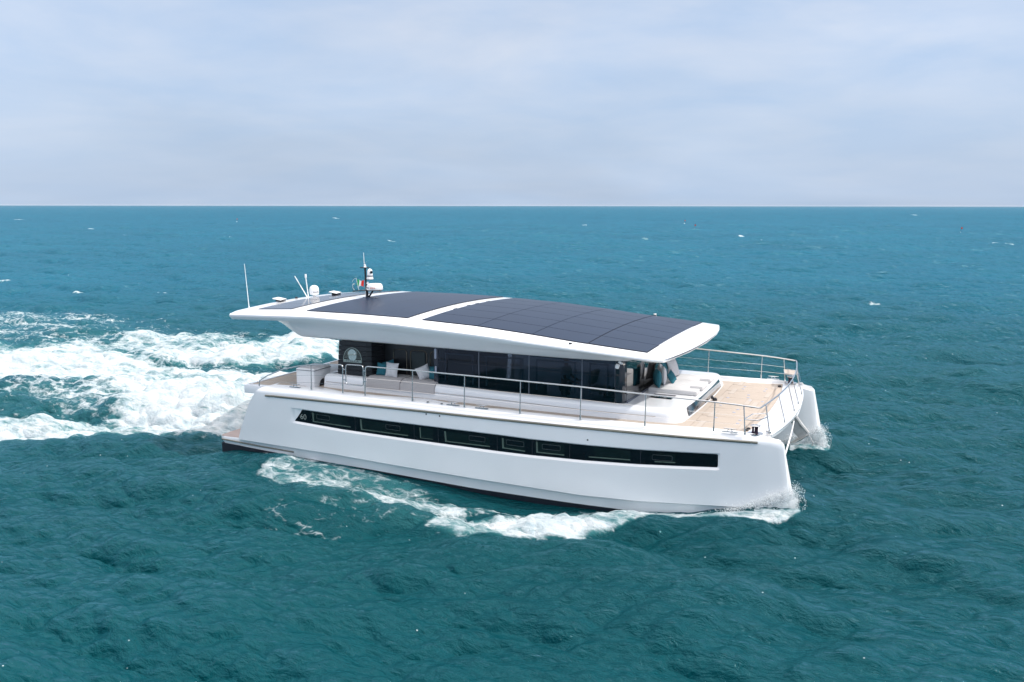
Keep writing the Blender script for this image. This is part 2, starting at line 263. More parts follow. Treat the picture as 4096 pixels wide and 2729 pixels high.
def hull_section(x0, sgn):
    """list of (y, z) from inboard cap edge down the outside to the keel and up the inner face"""
    t0 = x0
    yo = ip(x0, YOUT); yi = ip(x0, YIN); zc = ip(x0, ZCAP); ch = ip(x0, ZCH); bt = ip(x0, ZBOOT)
    if x0 < 1.0: zc = 2.30
    w = yo - yi; q = min(1, w / .9)
    def inset(x, top):
        return winset(x)
    wt = ip(x0, WTOP); wb = ip(x0, WBOT)
    pts = [(yo - .36 * q, zc - .10), (yo - .33 * q, zc - .02), (yo - .30 * q, zc), (yo - .21 * q, zc - .008), (yo - .135 * q, zc - .045), (yo - .075 * q, zc - .10), (yo - .03 * q, zc - .15), (yo - .006 * q, zc - .19), (yo, zc - .25),
           (yo, wt + .05), (yo, wt + .022), (yo + inset(x0, True), wt - .004), (yo + inset(x0, False), wb + .004), (yo, wb - .055), (yo, wb - .085)]
    for k in range(1, 4): pts.append((yo - .002 * k, wb - .085 + (ch + .02 - wb + .085) * k / 4))
    pts += [(yo, ch), (yo - .10 * q, ch - .05), (yo - .115 * q, ch - .09), (yo - .125 * q, bt), (yo - .17 * q, bt - .18), (yo - .35 * w, -.75), (yo - .5 * w, -.9), (yo - .7 * w, -.75), (yi + .05 * w, bt), (yi, ch), (yi, ch + .6), (yi, zc - .5), (yi, zc - .14)]
    return pts
def hull(sgn):
    xs = sorted(set([round(v, 3) for v in list(np.arange(0.9, 17.2, .22)) + [WIN0 - .3, WIN0 - .2, WIN0 - .1, WIN0, WIN0 + .1, WIN0 + .15, WIN1 - .06, WIN1 - .03, WIN1, WIN1 + .03]] + [17.25, 17.4, 17.5]))
    rows = []
    for i, x in enumerate(xs):
        sec = hull_section(x, sgn); row = []
        bx = max(0.0, (x - 14.5) / 3.0)
        sx = max(0.0, 1 - (x - .9) / 2.4)
        for (y, z) in sec:
            X = x
            if bx > 0: X += (ip(z, STEM) - 17.5) * bx ** 1.6
            if sx > 0: X += (ip(z, STERN) - .9) * sx
            row.append((X, sgn * y, z))
        rows.append(row)
    # blunt stem: two more rings pulled to a narrow nose
    sec = hull_section(17.5, sgn)
    for off, sq in ((.05, .75), (.075, .35)):
        yc = 3.83; rows.append([(ip(z, STEM) + off, sgn * (yc + (y - yc) * sq), z - (.02 if off > .06 and z > 1.9 else 0)) for (y, z) in sec])
    mb = MB(); mb.grid(rows, True); n = len(rows[0]); k = len(rows)
    mb.f.append(tuple(range(n))); mb.f.append(tuple((k - 1) * n + j for j in range(n)))
    o = part(mb, 'hull', [WHITE, BLACKP], angle=28)
    for p in o.data.polygons:
        js = sorted(v % n for v in p.vertices)
        if len(js) == 4 and js[0] >= 21 and js[-1] <= 26 and js[-1] - js[0] <= 2: p.material_index = 1
    return o
for sgn in (-1, 1):
    h = hull(sgn)
    # swim platform
    mb = MB(); pr = []
    for x in (.02, .10, .3, .6, 1.0, 1.6, 2.4):
        q = 0 if x > .25 else (.10 if x > .06 else .2); zt = .478 - .006 * x
        pr.append([(x, sgn * (4.15 - q - .04 * x), zt - (.02 if x < .05 else 0)), (x, sgn * (4.165 - q - .04 * x), zt - .03), (x, sgn * (4.165 - q - .04 * x), zt - .09), (x + (.06 if x < .2 else 0), sgn * (4.12 - q - .03 * x), ip(x, ZBOOT) + .0), (x + .06, sgn * 3.0, .1), (x, sgn * 2.1, .2), (x, sgn * 2.1, zt)])
    mb.grid(pr, True); mb.f.append(tuple(range(7))); mb.f.append(tuple(len(mb.v) - 7 + j for j in range(7)))
    pf = part(mb, 'swim_platform', WHITE)
    part(MB().prism([(.06, sgn * 3.98), (.16, sgn * 4.10), (1.5, sgn * 4.05), (1.5, sgn * 2.2), (.06, sgn * 2.2)], .470, .488), 'teak_pad', mat('platform_teak', (.36, .29, .27), .7, noise=.1), None, False)
    mb = MB(); mb.b6(.12, 2.6, sgn * 4.12, sgn * 3.2, -.5, ip(1, ZBOOT) - .02); 
    part(MB().grid([[(x, sgn * y, z) for (y, z) in ((4.13, ip(x, ZBOOT) + .01), (4.10, -.6), (2.2, -.6), (2.2, .2))] for x in (.16, .5, 1.2, 2.0, 2.6)], True), 'hull_underbody', BLACKP)
    # rub rails
    R = [(x, sgn * (ip(x, YOUT) + .012), z) for x, z in [(2.04, 1.975)] + [(x, ip(x, [(2, 1.985), (4.8, 1.985), (7.5, 1.975), (10, 1.955), (12, 1.950), (13.6, 1.952), (17, 1.948)])) for x in np.arange(2.4, 16.95, .4)] + [(16.98, 1.945)]]
    part(MB().tube(R, .030, 8), 'rub_rail', RUB)
    part(MB().tube([(x, p[1] + sgn * .004, z - .022) for (x, p, z) in [(q[0], q, q[2]) for q in R[1:-1]]], .013, 6), 'rub_rail_insert', mat('rub_dark', (.03, .035, .03), .5))
    part(MB().tube([(.20, sgn * 4.165, .395), (.9, sgn * 4.145, .345), (1.6, sgn * 4.125, .295), (2.95, sgn * 4.115, .235)], .024, 8), 'rub_rail', RUB)
    # window band
    yb = 4.23 - .040
    top = [(x, ip(x, WTOP) - .008) for x in np.arange(WIN0 + .32, WIN1 - .08, .3)] ; bot = [(x, ip(x, WBOT) + .012) for x in np.arange(WIN0 + .08, WIN1 - .08, .3)]
    def byx(x): return ip(x, YOUT) + winset(min(x, WIN1 - .06)) + .006
    rows = []
    for x in list(np.arange(WIN0 + .0, WIN1 - .02, .04)) + [WIN1 - .045, WIN1 - .02]:
        zt = ip(x, WTOP) - .012; zb = ip(x, WBOT) + .008
        if x < WIN0 + .27: zt = zb + (zt - zb) * max(.02, (x - WIN0 + .02) / .29) if x < WIN0 + .24 else zb + (zt - zb) * (1 - .12 * ((WIN0 + .27 - x) / .03) ** 2 * .5)
        if x > WIN1 - .035: zt -= .03; zb += .03
        rows.append([(x, sgn * byx(x), zt), (x, sgn * (byx(x) + .002), zb)])
    wb_ = part(MB().grid(rows), 'window_band', GLASSB)
    for sx in HSEAM:
        part(MB().prism([(sx, ip(sx, WTOP) - .015), (sx + .012, ip(sx, WTOP) - .015), (sx + .018, ip(sx, WBOT) + .012), (sx + .006, ip(sx, WBOT) + .012)], sgn * (byx(sx) + .001), sgn * (byx(sx) + .006), 'y'), 'window_seam', DARK, wb_)
    for (w4, port) in HWIN:
        (x0, z0), (x1, z1), (x2, z2), (x3, z3) = w4
        y = byx((x0 + x2) / 2)
        def pr_(poly, d0, d1): return MB().prism(poly, sgn * (y + d0), sgn * (y + d1), 'y')
        wn = part(pr_([(x0, z0), (x1, z1), (x2, z2), (x3, z3)], .002, .006), 'window', PANEG, wb_)
        tv = .05; th = .028
        if x2 - x0 < .6: tv = .03; th = .012
        mb = pr_([(x0, z0), (x1, z1), (x1 + tv, z1 + th), (x0 + tv, z0)], .006, .010); mb.prism([(x1 + tv, z1 + th), (x1, z1), (x2, z2), (x2, z2 + th)], sgn * (y + .006), sgn * (y + .010), 'y')
        part(mb, 'window_reveal', REVEAL, wb_, False)
        if port:
            (a, b), (c, d) = port; zz = (b + d) / 2; xm = (a + c) / 2; hh = .068; sl = (ip(c, WTOP) - ip(a, WTOP)) / (c - a)
            L = fillet([(a, sgn * (y + .012), zz + hh + sl * (a - xm)), (c, sgn * (y + .012), zz + hh + sl * (c - xm)), (c, sgn * (y + .012), zz - hh + sl * (c - xm)), (a, sgn * (y + .012), zz - hh + sl * (a - xm))], .03, 3, True)
            part(MB().tube(L, .006, 5, True), 'port_frame', mat('port_frame', (.05, .06, .07), .3), wb_)
            part(pr_([(a + .04, zz + .045 + sl * (a - xm)), (c - .04, zz + .045 + sl * (c - xm)), (c - .04, zz - .045 + sl * (c - xm)), (a + .04, zz - .045 + sl * (a - xm))], .008, .011), 'opening_port', GLASSB, wb_)
    # drain outlets and cleats on the rail cap
    for dx, dz in ((7.693, 1.927 - .03), (8.126, 1.91 - .03), (12.577, 1.80)): part(MB().lathe([(.014, -.01), (.026, 0), (.022, .012), (.012, .012)], (dx, sgn * 4.232, dz if dx < 12 else 1.629), 12, (math.pi / 2 * -sgn * -1, 0, 0)), 'drain_outlet', mat('drain_dark', (.06, .06, .06), .4))
    for cx in (3.03, 8.47, 9.37, 16.28):
        yy = sgn * (4.05 if cx < 15 else 3.98); zc = ip(cx, ZCAP) - .004
        mb = MB(); mb.tube([(cx - .17, yy, zc + .085), (cx - .06, yy, zc + .075), (cx + .06, yy, zc + .075), (cx + .17, yy, zc + .085)], [.008, .016, .016, .008], 8)
        for k in (-1, 1): mb.tube([(cx + k * .035, yy, zc + .07), (cx + k * .06, yy, zc)], .012, 8)
        mb.b6(cx - .2, cx + .2, yy - .03, yy + .03, zc - .012, zc + .008, .004)
        part(mb, 'mooring_cleat', STEEL)
    for cx in (7.66, 8.11): part(MB().lathe([(.04, 0), (.04, .012), (.02, .016), (.005, .016)], (cx, sgn * 4.06, ip(cx, ZCAP) - .006), 16), 'filler_cap', STEEL)
    # bollard
    bx, by = 16.87, sgn * 3.72; bz = 2.11
    mb = MB(); mb.lathe([(.20, 0), (.20, .012), (.15, .018), (.01, .018)], (bx, by, bz), 24)
    bo = part(mb, 'bow_bollard', STEEL)
    mb = MB()
    for ax, ay in ((-.05, -.04), (.05, -.04), (0, .06)): mb.lathe([(.045, .01), (.028, .05), (.026, .15), (.035, .19)], (bx + ax, by + ay, bz), 12)
    part(mb, 'bollard_post', mat('bollard_dark', (.05, .03, .05), .2, metal=.8), bo)
    part(MB().lathe([(.03, .18), (.125, .2), (.13, .215), (.10, .228), (.01, .23)], (bx, by, bz), 24), 'bollard_cap', STEEL, bo)
    mb = MB(); mb.b6(17.13, 17.22, sgn * 3.52, sgn * 3.62, 2.07, 2.16, .02); mb.tube([(17.12, sgn * 3.50, 2.15), (17.24, sgn * 3.64, 2.15)], .025, 8); mb.tube([(17.16, sgn * 3.70, 2.08), (17.28, sgn * 3.72, 2.10)], .02, 8)
    part(mb, 'bow_fairlead', STEEL)
text = ytext('hull_number', '60', .245, mat('number_silver', (.36, .40, .37), .4), h, lambda c: Vector((3.40 + c.x * 1.0, -(ip(3.40 + c.x, YOUT) + winset(3.40 + c.x) + .012) - c.z, 1.335 + c.y * 1.0 - .05 * c.x)), spacing=.95, offset=-.004)
# ------------------------------------------------------------------ decks and bridge deck
def fan_deck(name, xs, yfun, zfun, th, m, aft=None):
    rows = []
    for x in xs:
        w = yfun(x); rows.append([(x, w * k / 6, zfun(x)) for k in range(-6, 7)])
    mb = MB().grid(rows); return part(mb, name, m)
DXS = [1.08, 2, 3, 4, 6, 8, 10, 12, 13, 14, 15, 15.6, 16.2, 16.6]
dk_rows = [[(x, min(3.93, ip(x, YOUT) - .24) * k / 8, zdeck(x)) for k in range(-8, 9)] for x in DXS]
mb = MB().grid(dk_rows)
fe = [(16.6 + .22 * (1 - abs(k / 8) ** 2.4), 3.84 * k / 8, zdeck(16.6) + .0) for k in range(-8, 9)]
mb.grid([dk_rows[-1], fe])
deck = part(mb, 'teak_deck', TEAK)
mb = MB()   # white margins: transom edge, cross beam, bridge deck
FRONT = [(17.20 + .34 * (1 - abs(k / 8) ** 2.2), 3.72 * k / 8) for k in range(-8, 9)]
zz = 2.085
mb.grid([[(x, y, zdeck(16.6) - .02) for x, y, _ in fe], [(x + .004, y, zz) for x, y, _ in fe], [(x + .03, y, zz + .008) for x, y, _ in fe], [(x - .04, y, zz) for x, y in FRONT], [(x, y, zz - .03) for x, y in FRONT], [(x - .03, y, zz - .15) for x, y in FRONT], [(x - .45, y, 1.68) for x, y in FRONT], [(x - 2.4, y * .8, 1.25) for x, y in FRONT], [(14.0, y * .7, 1.0) for x, y in FRONT]])
part(mb, 'cross_beam', WHITE, angle=30)
mb = MB(); mb.grid([[(x, y, .95 if abs(y) < 1.5 else .75) for y in (-2.4, -1.5, 0, 1.5, 2.4)] for x in (1.6, 8, 14.1)])
mb.grid([[(1.03, y, 2.2), (1.0, y, 2.17), (1.0, y, 1.98), (1.2, y, 1.9), (1.7, y, 1.2), (1.7, y, .75)] for y in np.linspace(-3.75, 3.75, 7)])
mb.grid([[(1.03, y, 2.2), (1.12, y, 2.2), (1.12, y, 2.15)] for y in np.linspace(-3.75, 3.75, 7)])
for s_ in (-1, 1): mb.b6(1.0, 2.3, s_ * 3.72, s_ * 3.955, 1.93, 2.195, .01)
part(mb, 'bridge_deck', WHITE)
def zt_(x): return zdeck(x)
for (sx, sy) in STRIPS:
    w, l = .075, .42
    z = 2.052
    part(MB().prism([(p.x, p.y) for p in fillet([(sx - w - .01, sy - l - .01, 0), (sx + w + .01, sy - l - .01, 0), (sx + w + .01, sy + l + .01, 0), (sx - w - .01, sy + l + .01, 0)], .04, 4, True)], zdeck(sx) - .01, zdeck(sx) + .003), 'hatch_seam', LINE, deck, False)
    part(MB().prism([(p.x, p.y) for p in fillet([(sx - w, sy - l, 0), (sx + w, sy - l, 0), (sx + w, sy + l, 0), (sx - w, sy + l, 0)], .03, 4, True)], zdeck(sx) - .01, zdeck(sx) + .006), 'deck_inlay', TEAKL, deck, False)
for (sx, sy) in LATCH:
    part(MB().b6(sx - .04, sx + .04, sy - .035, sy + .035, zdeck(sx) - .005, zdeck(sx) + .009, .004), 'deck_latch', LATCHM, deck)
mb = MB()
for y in (-2.6, -1.85, -.75, .85, 1.95, 3.0): mb.b6(15.12, 16.55, y - .007, y + .007, zdeck(15.5) - .01, zdeck(15.5) + .003 + 0)
for x in (15.12, 16.52): mb.b6(x - .007, x + .007, -3.4, 3.4, zdeck(x) - .01, zdeck(x) + .0035)
part(mb, 'deck_seam', LINE, deck, False)
for hx, hy in ((16.60, -3.06), (16.575, -3.24), (16.59, 3.16), (16.57, 3.28)): part(MB().lathe([(.055, 0), (.055, .03), (.035, .04), (.005, .03)], (hx, hy, zdeck(16.5)), 16), 'foot_switch', BLACK)
for hx, hy in ((14.98, .22), (14.82, .5)): part(MB().lathe([(.075, 0), (.075, .05), (.05, .09), (.01, .1)], (hx + .1, hy, zdeck(15)), 16), 'windlass_cover', BLACK)
# ------------------------------------------------------------------ coachroof (house base)
ZH = [(3.3, 2.60), (4, 2.60), (5.2, 2.565), (7.4, 2.55), (8.8, 2.50), (10.4, 2.45), (13, 2.42), (14.3, 2.40), (15, 2.39)]
def house_plan():
    P = [(3.42, -3.0)] + [(3.5, -3.2)] + [(x, -3.22) for x in np.arange(3.8, 14.2, .4)] + [(14.25, -3.22)]
    for k in range(0, 9):
        a = k / 8 * math.pi / 2; P.append((14.45 + .42 * math.sin(a), -2.80 - .42 * math.cos(a)))
    for y in (-2.2, -1.4, -.7, 0): P.append((14.87 + .085 * (1 - (y / 2.8) ** 2), y))
    return P + [(x, -y) for x, y in P[::-1][1:]]
HP = house_plan()
def inset(P, d):
    out = []; n = len(P)
    for i in range(n):
        a = Vector(P[i - 1]); b = Vector(P[i]); c = Vector(P[(i + 1) % n]); t = (c - a).normalized(); nn = Vector((-t.y, t.x)); out.append(b + nn * d)
    return out
mb = MB(); rings = []
for d, dz in ((0, None), (.015, -.34), (.03, -.16), (.045, -.10), (.08, -.045), (.13, -.012), (.2, 0), (.4, 0)):
    ring = []
    for q in inset(HP, d):
        x, y = q
        if dz is None: ring.append((x, y, zdeck(x) - .02))
        else: ring.append((x - (.06 * max(0, (x - 13.5)) if dz > -.3 else 0) * .8, y, max(ip(x, ZH) + dz, zdeck(x))))
    rings.append(ring)
mb.grid(rings, True)
inner = inset(HP, .4); n = len(inner); half = n // 2
top = [(x - .06 * max(0, x - 13.5) * .8, y, ip(x, ZH)) for x, y in inner]
for i in range(half): mb.add([top[i], top[i + 1], top[n - 2 - i], top[n - 1 - i]], [(0, 1, 2, 3)])
house = part(mb, 'coachroof', WHITE, angle=40)
for s in (-1, 1): part(MB().tube([(x, s * 3.214, ip(x, [(3.6, 2.36), (7.4, 2.32), (9.8, 2.27), (12.3, 2.2), (14.1, 2.2)])) for x in (3.6, 5.2, 7.4, 9.8, 12.3, 14.15)], .006, 5), 'panel_seam', LINE, house)
# forward window in the coachroof
rows = []
for k in range(-8, 9):
    y = 2.35 * k / 8; xo = .085 * (1 - (y / 2.8) ** 2)
    rows.append([(14.84 + xo - .06, y * .96 + .0, 2.335), (14.875 + xo - .012, y, 2.10)])
part(MB().grid(rows), 'forward_window', mat('forward_window', (.02, .02, .02), .05, spec=1.0, coat=1.0), house)
# skylight hatches
for s in (-1, 1):
    ht = part(MB().prism([(13.60, s * 1.22), (14.24, s * 1.22), (14.24, s * 1.42), (13.60, s * 1.42)], ip(14, ZH) - .01, ip(14, ZH) + .014), 'deck_hatch', mat('hatch_glass', (.05, .05, .07), .08, spec=.8), house, False)
    part(MB().prism([(13.60, s * 1.60), (14.24, s * 1.60), (14.24, s * 1.80), (13.60, s * 1.80)], ip(14, ZH) - .01, ip(14, ZH) + .014), 'deck_hatch', GLASSB, house, False)
# aft cockpit
mb = MB(); mb.b6(2.62, 3.30, -3.42, -2.5, 2.12, 2.76, .03, 3); gc = part(mb, 'galley_cabinet', WHITE2)
part(MB().b6(2.60, 3.315, -3.43, -2.5, 2.70, 2.712), 'lid_seam', DARK, gc, False)
part(MB().b6(2.66, 3.26, -3.38, -2.5, 2.757, 2.772, .005), 'worktop', CABW, gc)
part(MB().lathe([(.2, -.01), (.2, .01), (.001, .01)], (3.30, -2.95, 2.2), 20, (0, math.pi / 2, 0)), 'wheel_recess', DARK, gc)
mb = MB(); mb.b6(2.3, 3.45, -1.98, -1.3, 2.12, 2.56, .04, 3); mb.b6(2.3, 3.45, 1.3, 1.98, 2.12, 2.56, .04, 3); part(mb, 'cockpit_bench', WHITE2)
# ------------------------------------------------------------------ saloon glazing
ZR = 3.70
def wall(name, pts, z0f, z1, m, th=.02, parent=None):
    mb = MB()
    for (x0, y0), (x1, y1) in zip(pts, pts[1:]):
        d = Vector((x1 - x0, y1 - y0)).normalized(); nn = Vector((-d.y, d.x)) * th
        mb.add([(x0, y0, z0f(x0)), (x1, y1, z0f(x1)), (x1, y1, z1), (x0, y0, z1), (x0 + nn.x, y0 + nn.y, z0f(x0)), (x1 + nn.x, y1 + nn.y, z0f(x1)), (x1 + nn.x, y1 + nn.y, z1), (x0 + nn.x, y0 + nn.y, z1)], [(0, 1, 2, 3), (4, 5, 6, 7), (0, 1, 5, 4), (3, 2, 6, 7), (0, 3, 7, 4), (1, 2, 6, 5)])
    return part(mb, name, m, parent, False)
zb = lambda x: ip(x, ZH) - .015
saloon = None
for s in (-1, 1):
    for a, b in ((7.46, 8.785), (8.805, 10.37), (10.39, 11.97), (11.99, 12.925)):
        wn = wall('saloon_window', [(a, s * 3.0), (b, s * 3.0)] if s < 0 else [(b, 3.0), (a, 3.0)], zb, ZR, TINT, .012)
        part(MB().tube([(a, s * 3.005, 3.23 - (a - 7.4) * .013), (b, s * 3.005, 3.23 - (b - 7.4) * .013)], .006, 4), 'transom_bar', DARK, wn)
        # inner frame seen faintly through the tint
        fr = MB(); x0, x1 = a + .2, b - .22; z1 = 3.47; z0 = 2.62
        for (p, q) in (((x0, z1), (x1, z1)), ((x0, z0), (x0, z1)), ((x1, z0), (x1, z1))): fr.box(((p[0] + q[0]) / 2, s * 2.93, (p[1] + q[1]) / 2), (abs(q[0] - p[0]) + .04, .03, abs(q[1] - p[1]) + .04))
        part(fr, 'inner_frame', mat('frame_grey', (.42, .50, .55), .5), wn, False)
    for gx in (8.795, 10.38, 11.98): part(MB().b6(gx - .010, gx + .010, s * 2.985, s * 3.009, zb(gx) + .01, 3.66), 'window_mullion', mat('mullion', (.16, .18, .22), .4) if (s < 0 and gx < 9) else bpy.data.materials['mullion'], None, False)
    part(MB().b6(12.94, 12.96, s * 2.985, s * 3.0, 2.41, ZR), 'corner_mullion', DARK)
    cp = [(12.96, s * 3.0), (13.06, s * 2.99), (13.14, s * 2.95), (13.19, s * 2.88), (13.21, s * 2.78)]
    wall('corner_pillar', cp if s < 0 else cp[::-1], zb, ZR, mat('pillar_glass', (.012, .016, .024), .06, spec=.7), .02)
    mb = MB(); mb.b6(7.30, 7.45, s * 2.93, s * 3.0, ip(7.4, ZH), ZR, .02)
    part(mb, 'door_post', mat('post_gloss', (.03, .035, .05), .08))
    mb = MB(); mb.b6(7.33, 7.40, s * 2.985, s * 3.02, 3.30, 3.61, .03, 3); mb.b6(7.34, 7.40, s * 2.985, s * 3.02, 2.86, 3.08, .025, 3); part(mb, 'post_reflection', mat('reflection_white', (.4, .42, .5), .3))  # white vertical reflection at the glass edge, built as two pale strips
    # recessed lounge wall behind the side sofa
    part(MB().b6(5.1, 7.40, s * 2.36, s * 2.30, 2.3, ZR), 'lounge_wall', BLACK)
    for ax, bx in ((5.55, 6.02), (6.15, 6.72), (6.85, 7.25)):
        L = fillet([(ax, s * 2.372, 2.55), (ax, s * 2.372, 3.40), (bx, s * 2.372, 3.40), (bx, s * 2.372, 2.55)], .14, 6)
        part(MB().tube(L, .010, 6), 'door_arch', mat('arch_metal', (.25, .2, .15), .25, metal=.8))
    part(MB().b6(6.2, 6.67, s * 2.38, s * 2.365, 2.6, 3.34), 'door_panel', mat('door_panel', (.02, .028, .03), .3))
    part(MB().b6(7.0, 7.3, s * 2.38, s * 2.365, 2.6, 3.34), 'door_panel', mat('door_panel2', (.02, .028, .03), .3))
    # louvred pillar: stack of black planks with a bevelled forward face
    lp = None
    for k in range(7):
        z1 = 3.66 - k * .152; z0 = z1 - .138; xs = 3.99 - .012 * k
        P = [(xs, s * 3.03), (4.98, s * 3.03), (5.12, s * 2.96), (5.22, s * 2.45), (5.22, s * 2.3), (xs, s * 2.3)]
        o = part(MB().prism(P, z0, z1), 'louvre_plank', mat('louvre', (.014, .015, .018), .3, noise=.2, nscale=20) if k == 0 and s < 0 else bpy.data.materials['louvre'], None, False)
        if lp is None: lp = o; o.name = 'louvre_pillar'
        else: o.parent = lp; o.data.transform(Matrix.Translation(-lp.location))
    part(MB().b6(4.06, 5.08, s * 2.93, s * 2.35, 2.58, 3.68), 'pillar_core', mat('core_black', (.004, .004, .005), .7), None, False)
for a, b in ((-2.78, -1.0), (-.98, .98), (1.0, 2.78)):
    pts = [(13.215, a), (13.215 + .03, (a + b) / 2), (13.215, b)]
    wall('windscreen', pts, zb, ZR, FGLASS, .015)
# windscreen lower frame
part(MB().tube([(13.235, -2.8, 2.43), (13.26, 0, 2.43), (13.235, 2.8, 2.43)], .03, 6), 'windscreen_sill', mat('sill_grey', (.09, .10, .14), .3))
# interior
mb = MB(); mb.b6(5.0, 13.1, -2.9, 2.9, 1.78, 1.84); part(mb, 'saloon_floor', WOODI, None, False)
mb = MB(); mb.b6(5.1, 5.16, -2.3, 2.3, 1.85, ZR); part(mb, 'aft_bulkhead', BLACK, None, False)
mb = MB(); mb.b6(8.0, 10.8, -2.6, -1.9, 1.85, 2.35, .05); mb.b6(8.0, 10.8, -2.8, -2.6, 1.85, 2.75, .05); part(mb, 'saloon_sofa', mat('sofa_brown', (.12, .09, .08), .8))
mb = MB(); mb.b6(12.4, 12.9, -2.4, .2, 1.85, 2.55, .06); part(mb, 'helm_console', mat('console', (.05, .04, .035), .5))
hs = MB(); hs.box((12.0, -2.0, 2.93), (.16, .5, .42), .06, (0, .25, 0)); hs.box((12.2, -2.0, 2.6), (.5, .5, .14), .05); hs.lathe([(.05, 1.84), (.05, 2.55)], (12.2, -2.0, 0), 10)
part(hs, 'helm_seat', mat('helm_cream', (.5, .45, .36), .6))
# ------------------------------------------------------------------ roof
ZE = [(.5, 4.44), (3.57, 4.507), (6.4, 4.43), (9.1, 4.265), (11.9, 4.06), (13.6, 3.94), (14.47, 3.885), (14.75, 3.86)]
Z0 = [(.5, 4.61), (1.2, 4.65), (2.5, 4.71), (3.2, 4.70), (5, 4.69), (6.7, 4.65), (7.2, 4.62), (9, 4.53), (10.7, 4.38), (12.3, 4.21), (13.95, 4.01), (14.3, 3.95), (14.75, 3.87)]
def ztop(x, y):
    a = min(abs(y), 3.95); zs = ip(x, Z0); ze = ip(x, ZE); z1 = zs - .11 * (min(a, 3.55) / 3.55) ** 2 * (1 if x < 12 else max(.3, 1 - (x - 12) / 3))
    if a <= 3.55: return z1
    t = (a - 3.55) / .40; return z1 + (ze - z1) * (t * t * (3 - 2 * t)) * 1.0 + 0
ZFB = [(.5, 99), (1.6, 99), (2.84, 3.74), (5.9, 3.71), (8.8, 3.655), (11.7, 3.63), (13.1, 3.645), (14.2, 99)]
def roof_rows():
    xs = [.54, .58, .7, .9, 1.2, 1.4, 1.55, 1.65, 1.75, 1.85, 1.95, 2.05, 2.15, 2.25, 2.35, 2.45, 2.55, 2.65, 2.75, 2.84, 3.0, 3.3] + list(np.arange(3.7, 13.2, .4)) + [13.3, 13.6, 13.9, 14.1, 14.25, 14.38, 14.45]
    ys = [0, .6, 1.2, 1.8, 2.4, 2.9, 3.3, 3.55, 3.65, 3.75, 3.85, 3.92]
    rows = []
    for i, x in enumerate(xs):
        ze = ip(x, ZE); th = .185 if x < 9 else .185 - (x - 9) / 5.5 * .075
        if i == 0: th = .15
        flat = ze - th; fb = ip(x, [(.5, 0), (1.65, 0), (2.84, 1), (13.1, 1), (14.2, 0)])
        fb = fb * fb * (3 - 2 * fb)
        zb_ = flat + (ip(x, [(2, 3.74), (2.84, 3.74), (5.9, 3.705), (8.8, 3.655), (11.7, 3.63), (13.1, 3.645), (15, 3.66)]) - flat) * fb
        front = max(0, (x - 13.6)); yw = 3.95 - .12 * max(0, (x - 14.0) / .45) ** 2.2
        sc = yw / 3.95
        def X(y):
            if x < 13.6: return x
            bul = .27 * (1 - (abs(y) / 3.95) ** 2.2); return x + bul * ((x - 13.6) / .85) ** 1.0
        half = [(y * sc, ztop(x, y)) for y in ys] + [(3.955 * sc, ze - .02), (3.965 * sc, ze - .06), (3.945 * sc, ze - th * .6), (3.88 * sc, flat), (3.60 * sc, flat - .012), (3.46 * sc, flat + (zb_ - flat) * .35), (3.33 * sc, flat + (zb_ - flat) * .88), (3.24 * sc, zb_), (2.0, zb_), (0.0, zb_)]
        R = [(X(y), -y, z) for (y, z) in half]; L = [(X(y), y, z) for (y, z) in half[::-1][1:-1]]
        rows.append(R + L)
    return rows
rr = roof_rows(); mb = MB().grid(rr, True); n = len(rr[0]); h_ = n // 2
last = rr[-1]; cap = []
# rounded front nose ring
nose = [(p[0] + .10 * (1 - abs(abs(p[1]) / 3.95) ** 3), p[1] * .995, (p[2] + (3.835)) / 2 if True else p[2]) for p in last]
mb.grid([last, nose], True)
zmid = 0
def endcap(ring, flip):
    m = len(ring); k = m // 2
    for i in range(k): mb.add([ring[i], ring[i + 1], ring[(m - 1 - i) % m], ring[(m - i) % m]], [(0, 1, 2, 3)])
endcap(rr[0], 0); endcap(nose, 1)
bmx = mb
roof = part(mb, 'hardtop_roof', WHITE, angle=40)
def roof_patch(x0, x1, y0, y1, d, nx, ny, lift, name, m, parent):
    rows = [[(x, y, ztop(x, y) + lift) for y in np.linspace(y0, y1, ny + 1)] for x in np.linspace(x0, x1, nx + 1)]
    mb = MB().grid(rows)
    e = [rows[0], [(p[0], p[1], p[2] - d) for p in rows[0]]]; mb.grid(e)
    e = [rows[-1], [(p[0], p[1], p[2] - d) for p in rows[-1]]]; mb.grid(e)
    for c in (0, -1): mb.grid([[r[c] for r in rows], [(r[c][0], r[c][1], r[c][2] - d) for r in rows]])
    return part(mb, name, m, parent)
base1 = roof_patch(7.19, 13.97, -3.52, 3.52, .03, 28, 12, .008, 'panel_tray', SEAM, roof)
RX = [7.2, 9.0, 10.68, 12.32, 13.96]
for i in range(4):
    for j in range(6):
        a, b = RX[i] + .010 + (.008 if i == 3 else 0), RX[i + 1] - .010 - (.008 if i == 2 else 0); c, d = -3.51 + j * 1.17 + .012, -3.51 + (j + 1) * 1.17 - .012
        roof_patch(a, b, c, d, .014, 6, 4, .022, 'solar_panel', SOLAR, roof)
roof_patch(3.14, 6.71, -3.5, 3.5, .03, 16, 12, .008, 'panel_tray', SEAM, roof)
for i in range(4): 
    for j in range(2): roof_patch(3.15 + i * .8875 + .0015, 3.15 + (i + 1) * .8875 - .0015, -3.49 + j * 3.49 + .0015, j * 3.49 - .0015, .012, 5, 8, .020, 'solar_panel', SOLAR, roof)
roof_patch(1.22, 2.50, -3.4, 3.4, .03, 6, 12, .006, 'panel_tray', SEAM, roof)
SOLARG = mat('solar_cell_glossy', (.03, .035, .05), .12, spec=.6, noise=.1)
